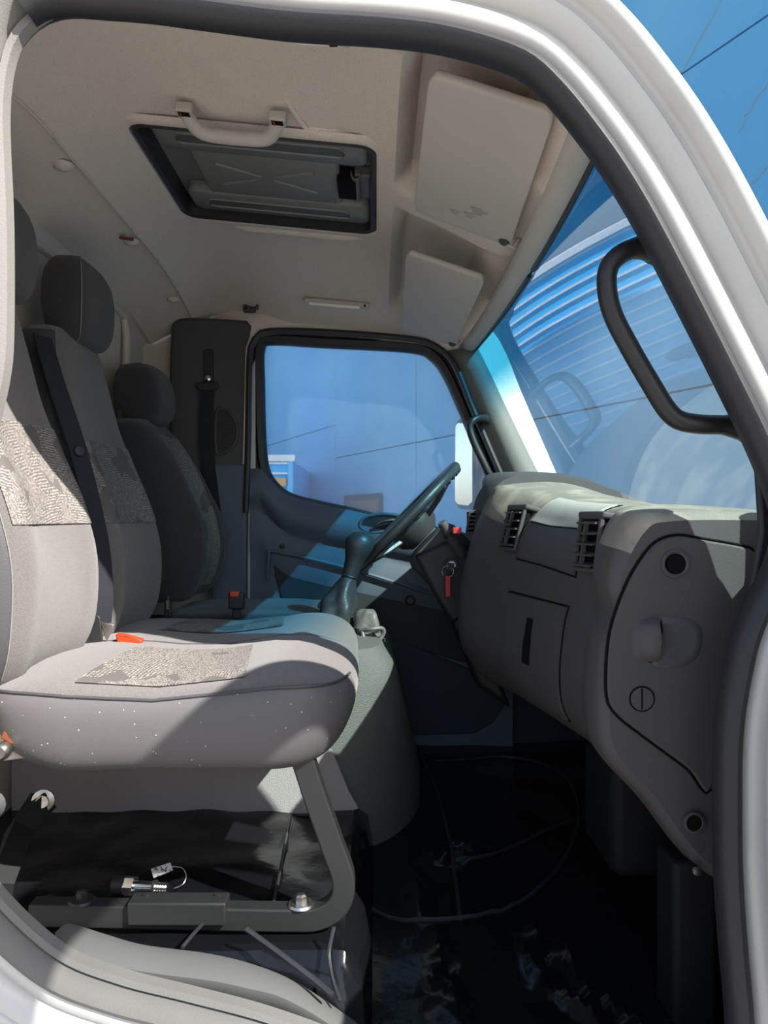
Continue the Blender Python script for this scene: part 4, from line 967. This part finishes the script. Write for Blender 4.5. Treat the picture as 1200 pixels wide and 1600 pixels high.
MB().prism([P(530,63,1.10), P(546,66,1.10), P(545,72,1.10), P(530,69,1.10)], (0,.006,0)).build('clip_plate', M['cream'], cl, bevel=.0015)
# sun visors
def visor(corners, label, name='sun_visor', th=.016, stain=None):
    rr_ = thing(name, sum([Vector(c) for c in corners], Vector())/4, label, 'sun visor', 'sun visors above the windscreen')
    a, b, c, d = [Vector(x) for x in corners]     # near-rear, near-front, far-front, far-rear
    out = []; R_ = .16
    def bil(u, v): return a.lerp(b, u).lerp(d.lerp(c, u), v)
    pts2 = rrect(0, 1, 0, 1, .08, 0, 8)
    n = (b-a).cross(d-a).normalized(); n = n if n.z > 0 else -n
    rows = []
    for inset, dz in ((.03,-th*.5),(.008,-th*.42),(0,-th*.2),(0,th*.2),(.008,th*.42),(.03,th*.5)):
        rows.append([bil(lerp(p.x, .5, inset), lerp(p.y, .5, inset))+n*dz for p in pts2])
    MB().grid(rows, cv=True, caps=True).build('visor_board', M['visor'], rr_, ang=60)
    # pivot at the far front corner
    q = bil(.93, .985); MB().lathe([(.001,-.004),(.013,-.004),(.012,.004),(.006,.008),(.001,.008)], bil(.93, .96)-n*(th*.5), -n, 14).build('pivot_cup', M['plastic'], rr_)
    MB().tube([bil(.93,.96)-n*.010, bil(1.02,.97)-n*.012, bil(1.06,.97)+n*.01], .005, 8).build('pivot_arm', M['cream'], rr_)
    if stain:
        for (u, v, r) in stain:
            MB().lathe([(.001,0),(r,0),(r*.8,.0006),(.001,.0008)], bil(u, v)-n*(th*.5), -n, 24, lambda a_, t: .25*math.sin(a_*3+r*90)+.2*math.sin(a_*5)).build('scuff_mark', M['stain'], rr_)
    return rr_
visor([(.085,1.21,.705),(.285,1.215,.643),(.305,1.74,.618),(.085,1.74,.700)], 'larger pale sun visor nearest the passenger door, folded up', stain=[(.62,.78,.017),(.55,.84,.012),(.40,.86,.010)])
visor([(.075,1.93,.672),(.275,1.92,.600),(.262,2.53,.568),(.085,2.53,.622)], 'smaller pale sun visor farther off by the driver window, tilted down')
# recess behind the far visor
# A pillar grab handles
def grab(path, r, label, ends):
    t_ = thing('grab_handle', path[len(path)//2], label, 'grab handle', 'pillar grab handles')
    rad = [r*(1.35 if i in (0, len(path)-1) else 1) for i in range(len(path))]
    pth = resample(smooth_path(path, 60), 60); rr_ = [r*(1+.45*max(0, 1-min(i, 59-i)/5)) for i in range(60)]
    MB().tube(pth, rr_, 14).build('handle_bar', M['rubber2'], t_)
    for p in ends: MB().lathe([(.001,-.004),(r*1.7,-.004),(r*1.7,.006),(r*1.3,.012),(.001,.012)], p, (-.85,0,-.4), 16).build('handle_foot', M['rubber2'], t_)
    return t_
M['rubber2'] = mat('handle_plastic', (.018,.017,.018), .42, .45, bump=(500, .1))
grab([P(1020,388,1.12), P(1000,387,1.115), P(975,394,1.11), P(953,414,1.11), P(948,445,1.11), P(957,490,1.11), P(985,545,1.11), P(1020,605,1.11), P(1042,640,1.11), P(1062,657,1.11), P(1095,663,1.11), P(1130,664,1.115), P(1165,668,1.12)], .0142, 'large black grab handle on the near windscreen pillar', [P(1020,388,1.12), P(1165,668,1.12)])
grab([P(758,655,2.62), P(750,653,2.59), P(739,657,2.57), P(734,669,2.565), P(741,692,2.56), P(756,724,2.56), P(766,743,2.565), P(776,750,2.58), P(790,752,2.62)], .0125, 'small grab handle on the far pillar by the driver window', [P(758,655,2.62), P(790,752,2.62)])
# loose sensor fitting with a label on the platform
sr = thing('sensor_fitting', P(228,1390,1.40), 'loose metal sensor fitting with black cap on the platform under the bench', 'fitting')
ax0 = P(178,1383,1.40); axd = (P(272,1388,1.38)-ax0).normalized()
def sg_l(prof, name, m, n=18): return MB().lathe(prof, ax0, axd, n).build(name, m, sr, ang=30)
sg_l([(.001,0),(.015,.0),(.0165,.003),(.0165,.024),(.001,.024)], 'cap', M['dark'])
sg_l([(.001,.024),(.017,.024),(.017,.042),(.001,.042)], 'hex_nut', M['chrome'], 6)
sg_l([(.001,.042),(.0095,.042),(.0095,.078),(.001,.078)], 'shaft', M['chrome'])
sg_l([(.001,.078),(.0125,.078),(.0125,.082),(.001,.082)], 'o_ring', M['dark'])
sg_l([(.001,.082)]+[(r, .082+.0025*k) for k in range(10) for r in ((.0075 if k % 2 else .009),)]+[(.001,.106)], 'thread', M['chrome'])
tg = thing('paper_tag', P(253,1360,1.43), 'small white paper tag on a wire loop behind the metal fitting', 'tag')
MB().prism([P(236,1358,1.42), P(266,1348,1.42), P(270,1360,1.425), P(240,1372,1.425)], (0,.0015,.0)).build('tag_card', M['paper'], tg)
MB().tube(smooth_path([P(268,1354,1.42), P(284,1356,1.42), P(291,1368,1.41), P(286,1381,1.40), P(272,1388,1.39)], 24), .0008, 5).build('wire_loop', M['steel'], tg)

# ================================================================== outside mirrors and the open passenger door
mr = thing('wing_mirror', P(730,725,2.98), "tall wing mirror outside the driver's window", 'mirror')
def mpt(px, py):                                 # on the slanting plane of the mirror glass
    k = (px-CX)/F; t = (k*2.98-.307)/(.53+.85*k); return P(px, py, 2.98-.85*t)
mp_ = [mpt(x, y) for x, y in ((712,660),(716,654),(730,655),(741,668),(741,790),(734,797),(716,795),(711,788))]
mn = Vector((-.85,-.53,0))
MB().prism(mp_, -mn*.06).build('mirror_housing', M['dark'], mr, bevel=.008)
cm = sum(mp_, Vector())/8
MB().prism([p.lerp(cm, .10)+mn*.003 for p in mp_], mn*.002).build('mirror_glass', M['mirror'], mr, flat=True)
MB().tube([mpt(738,700)-mn*.04, P(800,690,2.80)], .012, 8).build('mirror_arm', M['dark'], mr)
# passenger door swung open forwards (beyond the right edge of the picture)
pd = setting('door_2', (.62, .98, -.85), 'open passenger door')
DA = math.radians(80); du = Vector((-math.cos(DA), -math.sin(DA), 0)); dn = Vector((math.sin(DA), -math.cos(DA), 0))
def D(a, z, o=0): return Vector((.64, .97, 0))+du*a+dn*o+Vector((0, 0, z))
MB().prism([D(.0,-.78), D(.45,-.80), D(.80,-.66), D(.97,-.45), D(.99,.14), D(.90,.10), D(.70,.0), D(.0,-.07)], dn*.08).build('door_panel', M['paint'], pd, bevel=.012)
MB().prism([D(.04,-.74,-.004), D(.44,-.76,-.004), D(.78,-.62,-.004), D(.94,-.43,-.004), D(.96,.12,-.004), D(.88,.08,-.004), D(.70,-.01,-.004), D(.04,-.09,-.004)], -dn*.03).build('door_trim', M['door'], pd, bevel=.01)
fr_ = smooth_path([D(.02,-.08,.03), D(.13,.20,.03), D(.25,.46,.03), D(.36,.60,.03), D(.50,.645,.03), D(.85,.66,.03), D(.95,.62,.03), D(.98,.50,.03), D(.98,.12,.03)], 80)
MB().tube(fr_, 1, sec=[(-.02,-.028),(.02,-.028),(.02,.028),(-.02,.028)], up=dn).build('window_frame', M['paint'], pd)
defl = [(p, D(lerp((p-D(0,0,.03)).dot(du), .56, .22)*1.0, p.z-.085*min(1, max(0, (p.z-.2)/.3)), .05)) for p in fr_[14:66]]
MB().grid([[a+dn*.02, a.lerp(b, .5)+dn*.035, b+dn*.03] for a, b in defl]).build('frame_shadow_band', M['dark'], pd, solid=.003)  # band added out of view to widen the frame's shadow on the bench
MB().prism([D(-.005,-.10,.02), D(.12,-.08,.02), D(.17,.20,.02), D(.13,.26,.02), D(.03,.22,.02), D(-.005,.05,.02)], dn*.03).build('hinge_sun_blocker', M['dark'], pd, bevel=.008)  # unseen plate added to keep stray sun off the dash end lid
fp2 = [p-dn*.0 for p in fr_[::4]]+[D(.90,.10,.03), D(.70,.0,.03)]
mb = MB(); mb.add(fp2, [tuple(range(len(fp2)))]); mb.add([p+dn*.004 for p in fp2], [tuple(range(len(fp2)))])
gl = mb.build('window_pane', M['pane'], pd, fix=False, flat=True)
bm = bmesh.new(); bm.from_mesh(gl.data); bm.faces.ensure_lookup_table()
for f, sg2 in zip(bm.faces, (-1, 1)):
    if f.normal.dot(dn)*sg2 < 0: f.normal_flip()
bm.to_mesh(gl.data); bm.free()
